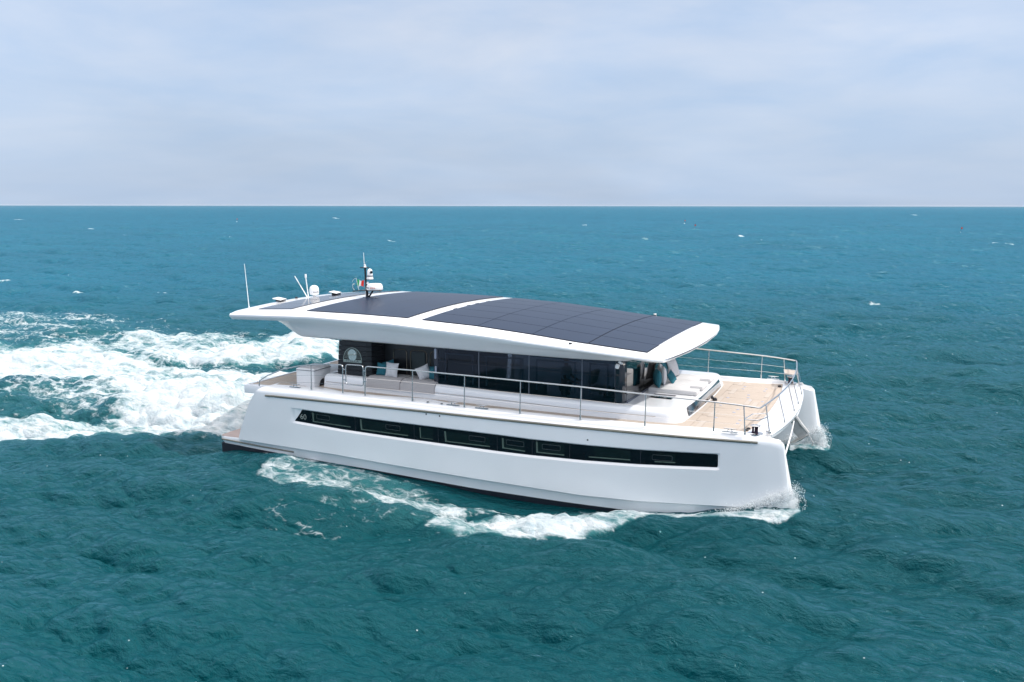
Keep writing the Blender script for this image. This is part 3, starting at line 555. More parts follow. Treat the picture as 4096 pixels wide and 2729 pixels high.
for j in range(6): roof_patch(1.23, 2.49, -3.39 + j * 1.13 + .007, -3.39 + (j + 1) * 1.13 - .007, .012, 4, 4, .018, 'solar_panel', SOLARG, roof)
# raised frame lip round the mid panels
for k, (hx, hy) in enumerate(((7.16, -1.25), (7.16, -.3), (7.16, .35), (7.16, 1.2))): part(MB().box((hx, hy, ztop(hx, hy) + .01), (.03, .24, .02), .005), 'roof_hinge', DARK, roof)
for (nx, ny) in ((11.9, -3.78), (12.3, 3.72)):
    nl = part(MB().lathe([(.055, -.03), (.055, .02), (.045, .03), (.045, .07), (.055, .075), (.05, .09), (.005, .095)], (nx, ny, ztop(nx, ny) + .0), 16), 'navigation_light', PLASTIC, roof)
    part(MB().lathe([(.047, .03), (.047, .07)], (nx, ny, ztop(nx, ny)), 16), 'light_lens', BLACK, nl)
# aft antennas
def whip(x, y, z0, dx, L, r=.012):
    return part(MB().tube([(x, y, z0 - .03), (x, y, z0 + .06), (x + dx * .05, y, z0 + .08), (x + dx, y, z0 + L)], [r * 1.9, r * 1.7, r, r * .7], 8), 'whip_antenna', PLASTIC, roof)
whip(.75, -3.25, ztop(.75, -3.25), -.12, 1.44); whip(2.95, .25, 4.72, -.06, 1.50)
zz0 = ztop(.95, -.25)
a1 = part(MB().tube([(.93, -.27, zz0), (.86, -.3, zz0 + .69), (.86, -.3, zz0 + .70), (.855, -.3, zz0 + .82)], [.02, .018, .035, .035], 10), 'mushroom_antenna', PLASTIC, roof)
part(MB().tube([(.91, -.30, zz0), (.44, -.36, zz0 + .74)], [.018, .016], 8), 'fibreglass_aerial', PLASTIC, roof)
dm = MB().lathe([(.05, -.06), (.05, 0), (.15, .02), (.165, .06), (.165, .2), (.15, .27), (.11, .32), (.05, .345), (.003, .35)], (.95, .05, zz0 + .06), 24); sd = part(dm, 'satellite_dome', PLASTIC, roof)
def cyl_place(cx, cy, R, zc, az): return lambda c: Vector((cx + (R + c.z) * math.cos(az + c.x / R), cy + (R + c.z) * math.sin(az + c.x / R), zc + c.y))
az = math.atan2(CAM.y, CAM.x - 1)
ytext('dome_lettering', 'SAILOR', .062, INK, roof, cyl_place(.95, .05, .166, zz0 + .155, az + .35))
part(MB().box((.62, -.55, ztop(.62, -.55) + .03), (.08, .06, .06), .01), 'stern_camera', DARK, roof)
for (px_, py_) in ((.66, -1.55), (1.35, .75)):
    zz1 = ztop(px_, py_)
    fp = part(MB().box((px_, py_, zz1 + .10), (.30, .52, .03), .012, (-.02, .18, .25)), 'flat_antenna', PLASTIC, roof)
    part(MB().box((px_ + .05, py_, zz1 + .05), (.22, .36, .07), .01, (0, .05, .25)), 'antenna_foot', BLACK, fp)
# mast with radar
mz = ztop(3.0, .1)
mast = part(MB().tube([(3.10, .05, mz + .26), (3.06, .05, mz + 1.03)], .034, 10).b6(2.90, 3.2, 0, .1, mz + 1.0, mz + 1.03).tube([(3.15, .02, mz - .01), (3.12, .04, mz + .3)], [.05, .045], 8).tube([(3.18, .05, mz), (3.36, .05, mz + .23)], .03, 8).box((3.30, .05, mz + .24), (.75, .16, .03), .008).box((2.84, .0, mz + .22), (.5, .09, .03), .008, (0, -.12, 0)).box((3.15, .05, mz), (.3, .2, .015), .004), 'radar_mast', BLACK, roof)
rd = part(MB().lathe([(.27, .0), (.285, .03), (.275, .12), (.245, .19), (.20, .212), (.01, .22)], (3.43, .05, mz + .27), 36), 'radar_dome', PLASTIC, mast)
azr = math.atan2(CAM.y, CAM.x - 3.4)
for body, off, m_ in (('raym', -.20, INK), ('arin', .02, ORANGE), ('e', .125, ORANGE)):
    ytext('radar_lettering', body, .085, m_, roof, cyl_place(3.43, .05, .284, mz + .33, azr - .42 + off / .284 * .9))
tcm = part(MB().lathe([(.115, 0), (.115, .02), (.10, .075), (.098, .09), (.098, .125), (.10, .13), (.094, .16), (.09, .25), (.075, .31), (.045, .345), (.003, .36)], (3.25, .05, mz + .63), 28), 'thermal_camera', PLASTIC, mast)
part(MB().lathe([(.102, .085), (.102, .128)], (3.25, .05, mz + .63), 28), 'camera_band', mat('band_grey', (.12, .12, .14), .5), tcm)
part(MB().lathe([(.045, 0), (.05, .02), (.02, .03), (.001, .03)], (3.25 + .075, .05 - .045, mz + .87), 16, (0, math.pi / 2, -.5)), 'camera_lens', GLASSB, tcm)
part(MB().box((3.18, .05, mz + .62), (.26, .12, .02), .004), 'camera_bracket', BLACK, mast)
part(MB().lathe([(.05, 0), (.042, .03), (.036, .035), (.036, .07), (.045, .075), (.03, .09), (.003, .09)], (3.06, .05, mz + 1.03), 16), 'masthead_light', PLASTIC, mast)
sp = MB()
for k in range(5): a = k * 1.25; sp.tube([(3.06, .05, mz + 1.11), (3.06 + .06 * math.cos(a), .05 + .06 * math.sin(a), mz + 1.22)], .003, 4)
part(sp, 'bird_spikes', STEEL, mast)
part(MB().lathe([(.045, 0), (.04, .03), (.035, .035), (.035, .07), (.03, .075), (.002, .075)], (3.17, .03, mz + .46), 16), 'steaming_light', PLASTIC, mast)
part(MB().tube([(3.38, -.12, mz + .035), (3.68, -.20, mz + .035), (3.72, -.21, mz + .035)], [.015, .02, .045], 10).lathe([(.03, 0), (.03, .05), (.01, .06)], (3.38, -.1, mz + .0), 10), 'horn', STEEL, roof)
part(MB().tube(fillet([(2.68, -.05, mz + .24), (2.62, -.05, mz + .3), (2.62, -.05, mz + .45), (2.70, -.05, mz + .45)], .05), .012, 6), 'mast_hoop', STEEL, mast)
# search light under the starboard front of the roof
part(MB().box((13.05, -3.17, 3.49), (.11, .10, .12), .025, (.3, .3, .2)).box((13.14, -3.12, 3.57), (.1, .05, .05), .02).lathe([(.05, 0), (.04, .04)], (13.1, -3.12, 3.58), 12), 'spotlight', PLASTIC)
# ------------------------------------------------------------------ guard rails
YR = [(0, 4.08), (12.5, 4.10), (14.5, 4.08), (15.88, 4.03), (16.62, 3.95), (17, 3.86)]
RT = [(1.71, 2.39), (1.78, 2.45), (2.03, 2.585), (2.62, 2.82), (3.2, 2.96), (3.7, 3.04), (4.4, 3.10), (4.8, 3.11)]
def zrail(x): return ip(x, [(5.6, 3.115), (7.18, 3.115), (8.85, 3.095), (10.56, 3.065), (12.32, 3.035), (14.1, 2.975), (15.88, 2.905), (16.6, 2.86), (17, 2.82)])
for s in (-1, 1):
    yr = lambda x: s * ip(x, YR)
    P = [(1.68, s * 4.06, 2.22), (1.70, s * 4.06, 2.39)] + [(x, yr(x), z) for x, z in RT[2:-1]]
    rail = part(MB().tube(fillet([(4.79, yr(4.79), 2.25), (4.81, yr(4.8), 3.11), (4.3, yr(4.3), 3.10)], .1) + [Vector(p) for p in P[::-1][1:]], .019, 8), 'guard_rail', STEEL)
    mb = MB()
    G = fillet([(4.91, s * 4.09, 3.13), (5.52, s * 4.09, 3.14), (5.52, s * 4.09, 2.52), (4.91, s * 4.09, 2.54)], .1, 6, True); mb.tube(G, .017, 8, True)
    gate = part(mb, 'boarding_gate', STEEL)
    hg = MB()
    for gx in (4.86, 5.565):
        for gz in (2.66, 2.98): hg.box((gx, s * 4.09, gz), (.1, .03, .03), .006)
    part(hg, 'gate_hinge', STEEL, gate)
    top = fillet([(5.57, yr(5.57), 2.24), (5.595, yr(5.6), 3.12), (6.0, yr(6), 3.12)], .1)
    top += [Vector((x, yr(x), zrail(x))) for x in np.arange(6.4, 16.7, .4)] + [Vector((16.85, s * 3.92, 2.835))]
    if s < 0:
        cor = []
        for k in range(13):
            t = k / 12; a = t * math.pi / 2
            cor.append(Vector((16.93 + .09 * math.sin(a), -3.92 + .16 * (1 - math.cos(a)) , 2.825)))
        mid = [Vector((17.02 + .26 * (1 - (abs(y) / 3.75) ** 2), y, 2.825 + .0 * y)) for y in np.linspace(-3.7, 3.7, 25)]
        frontrail = cor + mid + [Vector((p.x, -p.y, p.z)) for p in cor[::-1]]
        allp = top + frontrail
    else: allp = top + [Vector((16.93, 3.92, 2.825))]
    part(MB().tube(allp, .021, 8), 'guard_rail', STEEL)
    for x in (3.66, 7.175, 8.85, 10.56, 12.318, 14.1, 15.88):
        zt = zrail(x) if x > 5 else ip(x, RT); po = part(MB().tube([(x, yr(x), ip(x, ZCAP) - .01), (x + .01, yr(x), zt)], .015, 8), 'stanchion', STEEL, rail)
        part(MB().tube([(x, yr(x), ip(x, ZCAP) - .02), (x, yr(x), ip(x, ZCAP) + .10)], .024, 8), 'stanchion_base', STEEL, rail)
    for (xb, yb, zb_, xt, yt, zt) in ((16.66, 3.98, 2.14, 16.60, 3.95, 2.86), (17.18, 3.40, 2.07, 17.06, 3.38, 2.82), (17.39, 2.05, 2.06, 17.20, 2.0, 2.82), (17.46, .52, 2.06, 17.27, .5, 2.82)):
        part(MB().tube([(xb, s * yb, zb_), (xb - .01, s * yb, zb_ + .1), (xt, s * yt, zt)], [.018, .016, .015], 8), 'stanchion', STEEL, rail)
        part(MB().tube([(xb, s * yb, zb_ - .02), (xb - .008, s * yb, zb_ + .09)], .023, 8), 'stanchion_base', STEEL, rail)
    for k, f in ((0, .60), (1, .28)):
        wl = []
        for x in (5.58, 7.175, 8.85, 10.56, 12.318, 14.1, 15.88, 16.63):
            zc = ip(x, ZCAP); wl.append((x, yr(x), zc + (zrail(x) - zc) * f))
        part(MB().tube(wl, .0042, 5), 'lifeline', STEEL, rail)
        wl = [(4.78, yr(4.8), 2.25 + .86 * f), (3.66, yr(3.66), 2.28 + .72 * f), (2.1 if k == 0 else 1.75, yr(2.0), 2.57 if k == 0 else 2.36)]
        part(MB().tube(wl, .0042, 5), 'lifeline', STEEL, rail)
        bw = [(16.63, s * 3.97, 2.15 + .7 * f), (17.15, s * 3.39, 2.07 + .75 * f), (17.34, s * 2.03, 2.07 + .75 * f), (17.40, s * .51, 2.07 + .75 * f), (17.41, 0, 2.07 + .75 * f)]
        part(MB().tube(bw, .0035, 5), 'lifeline', STEEL, rail)
    # corner seat at the bow rail
    L = fillet([(16.61, s * 3.93, 2.50), (16.96, s * 3.88, 2.50), (17.13, s * 3.40, 2.50), (17.02, s * 3.0, 2.50), (16.72, s * 3.2, 2.50)], .05, 4, True)
    seat = part(MB().tube(L, .015, 8, True), 'bow_seat', STEEL, rail)
    if s > 0: part(MB().prism([(p.x, p.y) for p in L], 2.495, 2.52), 'seat_board', TEAKL, seat.parent, False)
# aft port handrail climbing to the pillar
# ------------------------------------------------------------------ anchor and bridle
GALV = mat('galvanised', (.50, .50, .49), .5, metal=.25, noise=.2, nscale=9)
an = part(MB().box((17.34, 0, 1.80), (.24, .20, .3), .02), 'anchor_roller', STEEL)
mb = MB(); mb.tube([(17.40, .0, 1.90), (17.62, .0, 1.60), (17.82, .0, 1.38)], [.05, .06, .05], 8)
mb.prism([(17.34, 1.72), (17.50, 1.70), (17.78, 1.36), (17.72, 1.22), (17.58, 1.2), (17.42, 1.36)], -.03, .03, 'y')
part(mb, 'anchor_shank', GALV, an)
mb = MB(); mb.add([(17.88, 0, 1.35), (17.5, -.34, 1.14), (17.3, 0, 1.02), (17.5, .34, 1.14), (17.62, 0, 1.12)], [(0, 1, 4), (1, 2, 4), (2, 3, 4), (3, 0, 4), (0, 1, 2, 3)])
mb.tube([(17.80, .0, 1.42), (17.98, -.08, 1.10), (17.94, -.1, 1.02)], .012, 6); part(mb, 'anchor_fluke', GALV, an, False)
part(MB().tube(smooth_path([(17.42, -.08, 1.70), (17.52, -1.6, 1.68), (17.58, -3.0, 1.60), (17.55, -3.66, 1.35)], 8), .022, 8), 'bridle_rope', ROPE)
part(MB().tube(smooth_path([(17.42, .08, 1.72), (17.44, .9, 1.78), (17.42, 1.8, 1.9), (17.30, 2.6, 1.97)], 8), .022, 8), 'bridle_rope', ROPE)
# ------------------------------------------------------------------ emblem on the louvred pillar
ex, ez = 4.48, 3.0
def arc(rx, rz, n=24, a0=0, a1=math.pi): return [(ex + rx * math.cos(a0 + (a1 - a0) * k / n), ez + .08 + rz * math.sin(a0 + (a1 - a0) * k / n)) for k in range(n + 1)]
em = part(MB().prism([(ex - .335, ez)] + arc(.335, .39, 28, math.pi, 0) + [(ex + .335, ez)], -3.05, -3.035, 'y'), 'name_emblem', SILVER, None, False)
em.parent = lp if False else yacht
part(MB().prism(arc(.315, .37, 28) + [(ex - .315, ez + .095), (ex + .315, ez + .095)][:0], -3.053, -3.05, 'y'), 'emblem_field', BLACK, em, False)
mb = MB()
for s in (-1, 1):
    for k in range(9):
        t = k / 8; x0 = .155 - .03 * t; z0 = .30 - .26 * t + .0; x1 = .18 + .10 * t ** .7; z1 = .305 - .24 * t
        a = Vector((ex + s * (.16 - .01 * k), 0, ez + .34 - .03 * k)); 
        ang = 1.25 - t * 1.1; rx_, rz_ = .30, .355
        b = Vector((ex + s * rx_ * math.cos(ang), 0, ez + .085 + rz_ * math.sin(ang)))
        c = (a + b) / 2 + Vector((0, 0, .02))
        a.y = b.y = c.y = -3.0545; mb.tube([a, c, b], .0055, 4)
part(mb, 'emblem_ray', SILVER, em)
ov = [(ex + .158 * math.cos(a), ez + .235 + .185 * math.sin(a)) for a in np.linspace(0, 2 * math.pi, 28)[:-1]]
part(MB().prism([(ex + (x - ex) * 1.12, ez + .235 + (z - ez - .235) * 1.1) for x, z in ov], -3.0565, -3.053, 'y'), 'emblem_ring', BLACK, em, False)
part(MB().prism(ov, -3.060, -3.0565, 'y'), 'emblem_oval', MIRR, em, False)
part(MB().lathe([(.022, 0), (.02, .003), (.001, .004)], (ex + .075, -3.060, ez + .265), 12, (math.pi / 2, 0, 0)), 'emblem_moon', PLASTIC, em)
part(MB().b6(ex - .325, ex + .325, -3.0585, -3.05, ez + .012, ez + .088), 'name_plate', SILVER, em, False)
ytext('name_lettering', 'STELLA', .095, INK, em, lambda c: Vector((ex + c.x * 1.55, -3.0595 - c.z, ez + .018 + c.y * .95)), spacing=1.02)
# ------------------------------------------------------------------ loose things on deck
def fabric_thing(name, mb, m, label, cat, loc, group=None, angle=50):
    o = mb.build(name, m, None, True, angle); 
    for v in o.data.vertices: v.co -= Vector(loc)
    o.location = loc; tag(o, label, cat, group); return o
# side sofa cushions, draped over the coachroof edge
def drape(x0, x1):
    prof = [(-2.42, 2.57), (-2.42, 2.62), (-2.46, 2.645), (-3.0, 2.635), (-3.12, 2.61), (-3.19, 2.55), (-3.235, 2.44), (-3.25, 2.33), (-3.25, 2.30), (-3.225, 2.30), (-3.2, 2.44), (-3.1, 2.54)]
    mb = MB(); rows = []
    for x, q in ((x0, .03), (x0 + .01, .01), (x0 + .03, 0), ((x0 + x1) / 2, 0), (x1 - .03, 0), (x1 - .01, .01), (x1, .03)):
        rows.append([(x, y + (q if y < -3 else 0), z - (q if z > 2.6 else 0) - (x - 5) * .012) for y, z in prof])
    mb.grid(rows, True); m = len(prof); mb.f.append(tuple(range(m))); mb.f.append(tuple(len(mb.v) - m + j for j in range(m))); return mb
fabric_thing('seat_cushion', drape(5.06, 6.24), GREYF, 'grey side seat cushion nearest the louvred black pillar', 'cushion', (5.65, -3, 2.55), 'grey side seat cushions')
fabric_thing('seat_cushion', drape(6.26, 7.43), GREYF, 'grey side seat cushion nearest the dark saloon windows', 'cushion', (6.85, -3, 2.55), 'grey side seat cushions')
zc_ = ip(14, ZH)
def pad(poly, name, label):
    mb = MB(); z0 = zc_ + .003; n = len(poly)
    P = [Vector((p[0], p[1], 0)) for p in poly]; P = fillet(P, .035, 3, True); pl = [(p.x, p.y) for p in P]
    cx = sum(p[0] for p in pl) / len(pl); cy = sum(p[1] for p in pl) / len(pl)
    rings = []
    area = sum(pl[i - 1][0] * pl[i][1] - pl[i][0] * pl[i - 1][1] for i in range(len(pl)))
    q = pl if area > 0 else pl[::-1]
    for d, z in ((.012, z0), (0, z0 + .02), (0, z0 + .11), (.008, z0 + .125), (.025, z0 + .133)):
        rings.append([(v.x, v.y, z) for v in inset(q, d)])
    mb.grid(rings, True); L = len(q); mb.f.append(tuple(range(L))); mb.f.append(tuple(len(mb.v) - L + j for j in range(L)))
    o = mesh_obj(name, mb.v, mb.f, SUNF, None, True, 50)
    loc = Vector((14.0, (poly[0][1] + poly[1][1]) / 2, zc_))
    for v in o.data.vertices: v.co -= loc
    o.location = loc; tag(o, label, 'cushion', 'pale sunbed pads'); return o
pad([(13.36, -1.02), (14.80, -1.02), (14.80, -.62), (14.42, -.62), (14.42, -.22), (13.36, -.22)], 'sunbed_cushion', 'pale grey sunbed pad beside the dark skylight, nearest the camera side rail')
pad([(13.36, -.215), (14.80, -.215), (14.80, .62), (13.36, .62)], 'sunbed_cushion', 'middle pale grey sunbed pad with the small teal pillow at its head')
pad([(13.36, .625), (14.42, .625), (14.42, 1.08), (14.78, 1.08), (14.78, 1.66), (13.36, 1.66)], 'sunbed_cushion', 'pale grey sunbed pad farthest from the camera, under the large checked pillow')
def pillow(loc, size, thick, rot, m, label, k=14):
    mb = MB(); top = []; bot = []
    for i in range(k + 1):
        rt = []; rb = []
        for j in range(k + 1):
            u = -1 + 2 * i / k; v = -1 + 2 * j / k
            pin = 1 - .10 * (1 - v * v) * abs(u) ** 2; piv = 1 - .10 * (1 - u * u) * abs(v) ** 2
            x = u * pin * size / 2; y = v * piv * size / 2
            t = thick / 2 * ((1 - abs(u) ** 2.4) * (1 - abs(v) ** 2.4)) ** .62 + .004
            w = .006 * math.sin(9 * u + 3 * v) * (1 - u * u)
            rt.append((x, y, t + w)); rb.append((x, y, -t + w))
        top.append(rt); bot.append(rb)
    mb.grid(top); mb.grid([r[::-1] for r in bot])
    edge = [(i, 0) for i in range(k)] + [(k, j) for j in range(k)] + [(i, k) for i in range(k, 0, -1)] + [(0, j) for j in range(k, 0, -1)]
    mb.grid([[top[i][j] for i, j in edge], [bot[i][j] for i, j in edge]], True)
    seam = [Vector(top[i][j]) * 1.0 for i, j in edge]
    o = mb.build('pillow', m, None, True, 60); o.location = loc; o.rotation_euler = rot
    bm = bmesh.new(); bm.from_mesh(o.data); bmesh.ops.remove_doubles(bm, verts=bm.verts, dist=.0005); bmesh.ops.recalc_face_normals(bm, faces=bm.faces); bm.to_mesh(o.data); bm.free()
    tag(o, label, 'pillow', 'scatter pillows on the yacht')
    pp = MB().tube([(p.x, p.y, 0) for p in seam], .0065, 5, True).build('piping', m, o); return o
H2 = math.pi / 2; zs = 2.63
# side sofa pillows: standing, facing starboard, leaning on the recess wall
pillow((5.42, -2.80, zs + .17), .40, .15, (H2 - .15, .12, .25), TEAL, 'teal pillow at the pillar end of the grey side seat')
pillow((5.50, -2.56, zs + .22), .40, .14, (H2 - .15, -.3, .1), TEAL, 'teal pillow half hidden behind the checked pillow on the side seat')
pillow((5.77, -2.86, zs + .19), .46, .16, (H2 - .2, .02, -.1), CHECK, 'white checked pillow beside the teal pair at the pillar end of the side seat')
pillow((6.85, -2.80, zs + .18), .42, .16, (H2 - .2, -.35, .75), CHECK, 'white checked pillow leaning on the teal one near the saloon windows')
pillow((7.15, -2.74, zs + .18), .42, .16, (H2 - .2, -.18, -.45), TEAL, 'teal pillow in the corner of the side seat against the saloon windows')
zq = zc_ + .14
# sunbed pillows: lean on the windscreen, tops tilted aft
pillow((13.56, -.74, zq + .245), .54, .22, (H2, .0, H2 + .45), TEAL, 'large teal pillow standing at the near end of the sunbed')
pillow((13.62, -.30, zq + .26), .56, .20, (H2, .10, H2 + .35), CHECK, 'white checked pillow standing between the two nearest teal pillows')
pillow((13.82, -.02, zq + .17), .36, .15, (H2 - .45, -.35, H2 - .1), TEAL, 'small teal pillow lying back at the middle of the sunbed')
pillow((13.62, .95, zq + .29), .62, .20, (H2 - .3, -.12, H2 - .15), CHECK, 'large white checked pillow leaning at the far end of the sunbed')
pillow((13.55, 1.40, zq + .30), .60, .18, (H2 - .25, .08, H2), TEAL, 'large teal pillow behind the large checked one')
pillow((13.40, .30, zq + .26), .54, .18, (H2 - .15, .1, H2 + .2), CHECK, 'white checked pillow at the back against the windscreen')
pillow((13.42, .62, zq + .30), .56, .16, (H2 - .15, 0, H2), TEAL, 'teal pillow at the back under the roof edge')
# flag
ft = bpy.data.objects.new('courtesy_flag', None); COL.objects.link(ft); ft.location = (2.84, -.02, mz + .24)
tag(ft, 'small green white and red flag on a short white staff by the radar mast', 'flag')
MB().tube([(0, 0, 0), (-.10, 0, .42)], .008, 6).tube(smooth_path([(-.10, 0, .40), (-.2, .0, .37), (-.26, 0, .27)], 5), .004, 5).build('flag_staff', PLASTIC, ft)
for a, m_ in ((0, GREEN), (1, WFL), (2, RED)):
    rows = []
    for i in range(7):
        t = (a + i / 6) / 3; rows.append([(-.09 + .03 * (1 - v) + t * .27, .02 * math.sin(t * 9), .36 - v * .20 - .03 * t + .015 * math.sin(t * 8 + v * 2)) for v in (0, .33, .66, 1)])
    mb = MB().grid(rows); mb.grid([[(x, y + .003, z) for x, y, z in r] for r in rows]); mb.build('flag_cloth', m_, ft)
# person at the helm
def person():
    pe = bpy.data.objects.new('person', None); COL.objects.link(pe); pe.location = (11.32, -2.55, 1.84)
    tag(pe, 'person in a white shirt standing at the helm behind the dark saloon glass', 'person')
    def skin(name, vs, es, rs, m, par):
        me = bpy.data.meshes.new(name); me.from_pydata(vs, es, []); o = bpy.data.objects.new(name, me); COL.objects.link(o)
        md = o.modifiers.new('skin', 'SKIN'); me.materials.append(m)
        for i, r in enumerate(rs): me.skin_vertices[0].data[i].radius = (r, r)
        me.skin_vertices[0].data[0].use_root = True
        sb = o.modifiers.new('sub', 'SUBSURF'); sb.levels = 2; sb.render_levels = 2; o.parent = par; return o
    vs = [(0, 0, .95), (0, 0, 1.15), (.01, 0, 1.36), (.02, 0, 1.46), (.03, 0, 1.53), (.04, 0, 1.62), (.03, 0, 1.72),
          (.02, -.19, 1.40), (.08, -.25, 1.12), (.33, -.16, 1.02), (.02, .19, 1.40), (.10, .24, 1.13), (.34, .14, 1.05),
          (0, -.10, .88), (.02, -.11, .48), (0, -.12, .07), (.14, -.12, .03), (0, .10, .88), (.02, .11, .48), (0, .12, .07), (.14, .12, .03)]
    es = [(0, 1), (1, 2), (2, 3), (3, 4), (4, 5), (5, 6), (2, 7), (7, 8), (8, 9), (2, 10), (10, 11), (11, 12), (0, 13), (13, 14), (14, 15), (15, 16), (0, 17), (17, 18), (18, 19), (19, 20)]
    rs = [.13, .12, .14, .07, .055, .09, .085, .06, .042, .03, .06, .042, .03, .085, .06, .045, .035, .085, .06, .045, .035]
    skin('body', vs, es, rs, SKIN, pe)
    skin('shirt', [(0, 0, .93), (0, 0, 1.15), (.01, 0, 1.36), (.02, 0, 1.44), (.02, -.19, 1.40), (.065, -.235, 1.2), (.02, .19, 1.40), (.075, .225, 1.2)], [(0, 1), (1, 2), (2, 3), (2, 4), (4, 5), (2, 6), (6, 7)], [.155, .145, .165, .08, .085, .07, .085, .07], SHIRT, pe)
    skin('trousers', [(0, 0, .92), (0, -.10, .85), (.02, -.11, .48), (0, -.12, .12), (0, .10, .85), (.02, .11, .48), (0, .12, .12)], [(0, 1), (1, 2), (2, 3), (0, 4), (4, 5), (5, 6)], [.15, .11, .08, .07, .11, .08, .07], TROUS, pe)
    MB().lathe([(.10, 0), (.11, .05), (.09, .11), (.04, .14), (.002, .145)], (.02, 0, 1.66), 16).build('hair', HAIR, pe)
    for s in (-1, 1):
        mb = MB(); bx_, by_, bz_ = (.33, -.16, 1.02) if s < 0 else (.34, .14, 1.05)
        mb.box((bx_ + .05, by_, bz_ - .01), (.09, .075, .03), .012)
        for q in range(4): mb.tube([(bx_ + .085, by_ - .03 + q * .02, bz_), (bx_ + .125, by_ - .03 + q * .02, bz_ - .01), (bx_ + .135, by_ - .03 + q * .02, bz_ - .04)], .008, 6)
        mb.tube([(bx_ + .03, by_ - s * .03, bz_), (bx_ + .08, by_ - s * .06, bz_ - .01)], .009, 6); mb.build('hand', SKIN, pe)
person()
# ------------------------------------------------------------------ sea
rg = np.random.default_rng(5)
def tile(Nn, L, lmin, lmax, ang, spread, rms, p=2.0, seed=0):
    g = np.random.default_rng(seed); k1 = np.fft.fftfreq(Nn, L / Nn) * 2 * np.pi; kx, ky = np.meshgrid(k1, k1, indexing='ij'); k = np.hypot(kx, ky); k[0, 0] = 1
    lam = 2 * np.pi / k; A = k ** -p * np.exp(-(lam / lmax) ** 2) * np.exp(-(lmin / lam) ** 2)
    c = (kx * math.cos(ang) + ky * math.sin(ang)) / k; A *= (np.abs(c) ** spread) * .9 + .1; A[0, 0] = 0
    H = A * (g.normal(size=A.shape) + 1j * g.normal(size=A.shape))
    F = np.fft.fft2(H); h = F.real; s = rms / h.std()
    dx = np.fft.fft2(1j * kx / k * H).real; dy = np.fft.fft2(1j * ky / k * H).real
    return (L, h * s, dx * s, dy * s)
def samp(T, x, y, rot=0.0, ox=0.0):
    L, h, dx, dy = T; n = h.shape[0]; c, s = math.cos(rot), math.sin(rot)
    u = ((c * x + s * y + ox) / L * n) % n; v = ((-s * x + c * y + ox * .7) / L * n) % n
    i = np.floor(u).astype(int); j = np.floor(v).astype(int); a = u - i; b = v - j; i %= n; j %= n; i2 = (i + 1) % n; j2 = (j + 1) % n
    f = lambda q: q[i, j] * (1 - a) * (1 - b) + q[i2, j] * a * (1 - b) + q[i, j2] * (1 - a) * b + q[i2, j2] * a * b
    H, X, Y = f(h), f(dx), f(dy); return H, c * X - s * Y, s * X + c * Y
az0 = math.atan2(f_.y, f_.x)
rad = [9.0]
while rad[-1] < 10500:
    r = rad[-1]; k = .0022 if r < 60 else (.0034 if r < 400 else .011); rad.append(r * (1 + k))
rad = np.array(rad); ths = np.linspace(-.80, .80, 1050) ** 1
Rg, Tg = np.meshgrid(rad, az0 + ths, indexing='ij'); X0 = CAM.x + Rg * np.cos(Tg); Y0 = CAM.y + Rg * np.sin(Tg)
WD = az0 + 2.9
T1 = tile(1024, 173., .6, 11., WD - .10, 5, .185, 1.9, 11); T2 = tile(512, 31., .16, 1.4, WD + .1, 1.8, .017, 1.6, 12); T6 = tile(1024, 67., .28, 2.6, WD + .05, 4, .030, 1.5, 16); T3 = tile(512, 1210., 6., 48., WD, 4, .15, 2.0, 13); T4 = tile(512, 19., .12, 1.2, 0, .01, 1.0, 1.5, 14); T5 = tile(512, 61., .4, 4.0, .2, .2, 1.0, 1.7, 15)
fade = lambda a, b: np.clip((b - Rg) / (b - a), 0, 1)
Zs = np.zeros_like(X0); DX = np.zeros_like(X0); DY = np.zeros_like(X0)
for T, ro, ox, w, ch in ((T1, 0, 0, fade(1200, 3500), .75), (T1, .32, 57, .5 * fade(1200, 3500), .6), (T2, 0, 0, fade(90, 220), .6), (T2, .4, 11, .8 * fade(90, 220), .6), (T6, 0, 0, fade(250, 700), .8), (T6, -.35, 23, .7 * fade(250, 700), .8), (T3, 0, 0, 1.0, .6)):
    H, a, b = samp(T, X0, Y0, ro, ox); Zs += H * w; DX += a * w * ch; DY += b * w * ch
crest = Zs.copy()
foam = np.zeros_like(X0); lump = np.zeros_like(X0)
near = Rg < 900
xn, yn = X0[near], Y0[near]; fn = np.zeros_like(xn); hn = np.zeros_like(xn)
for I, hh, pts in STROKES:
    P = np.array(pts); m = P[:, 2].max() * 2.6 + .5
    box = (xn > P[:, 0].min() - m) & (xn < P[:, 0].max() + m) & (yn > P[:, 1].min() - m) & (yn < P[:, 1].max() + m); ii = np.nonzero(box)[0]
    if not len(ii): continue
    x, y = xn[ii], yn[ii]; best = np.full(len(ii), 9.0)
    for (ax, ay, aw), (bx, by, bw) in zip(pts, pts[1:]):
        ux, uy = bx - ax, by - ay; L2 = ux * ux + uy * uy + 1e-9; t = np.clip(((x - ax) * ux + (y - ay) * uy) / L2, 0, 1)
        best = np.minimum(best, np.hypot(x - ax - t * ux, y - ay - t * uy) / (aw + (bw - aw) * t))
    g = I * np.clip(2.4 - best * 1.95, 0, 1); fn[ii] = np.maximum(fn[ii], g); hn[ii] = np.maximum(hn[ii], hh * np.exp(-(best * .9) ** 2))
fn *= np.where((np.abs(yn) < 4.1) & (xn > -1.6) & (xn < 17), np.clip((-.7 - xn) / .9, 0, 1), 1.0); foam[near] = fn; lump[near] = hn
H4, a4, b4 = samp(T4, X0, Y0, .3, 3); H5, a5, b5 = samp(T5, X0, Y0, .0, 3)
rough = np.clip(foam * 1.3 - .35, 0, 1) * fade(150, 500)
Zs += lump * (1 + .18 * H5) + rough * (.022 * H4 + .028 * H5)
DX += rough * (.02 * a4 + .05 * a5); DY += rough * (.02 * b4 + .05 * b5)
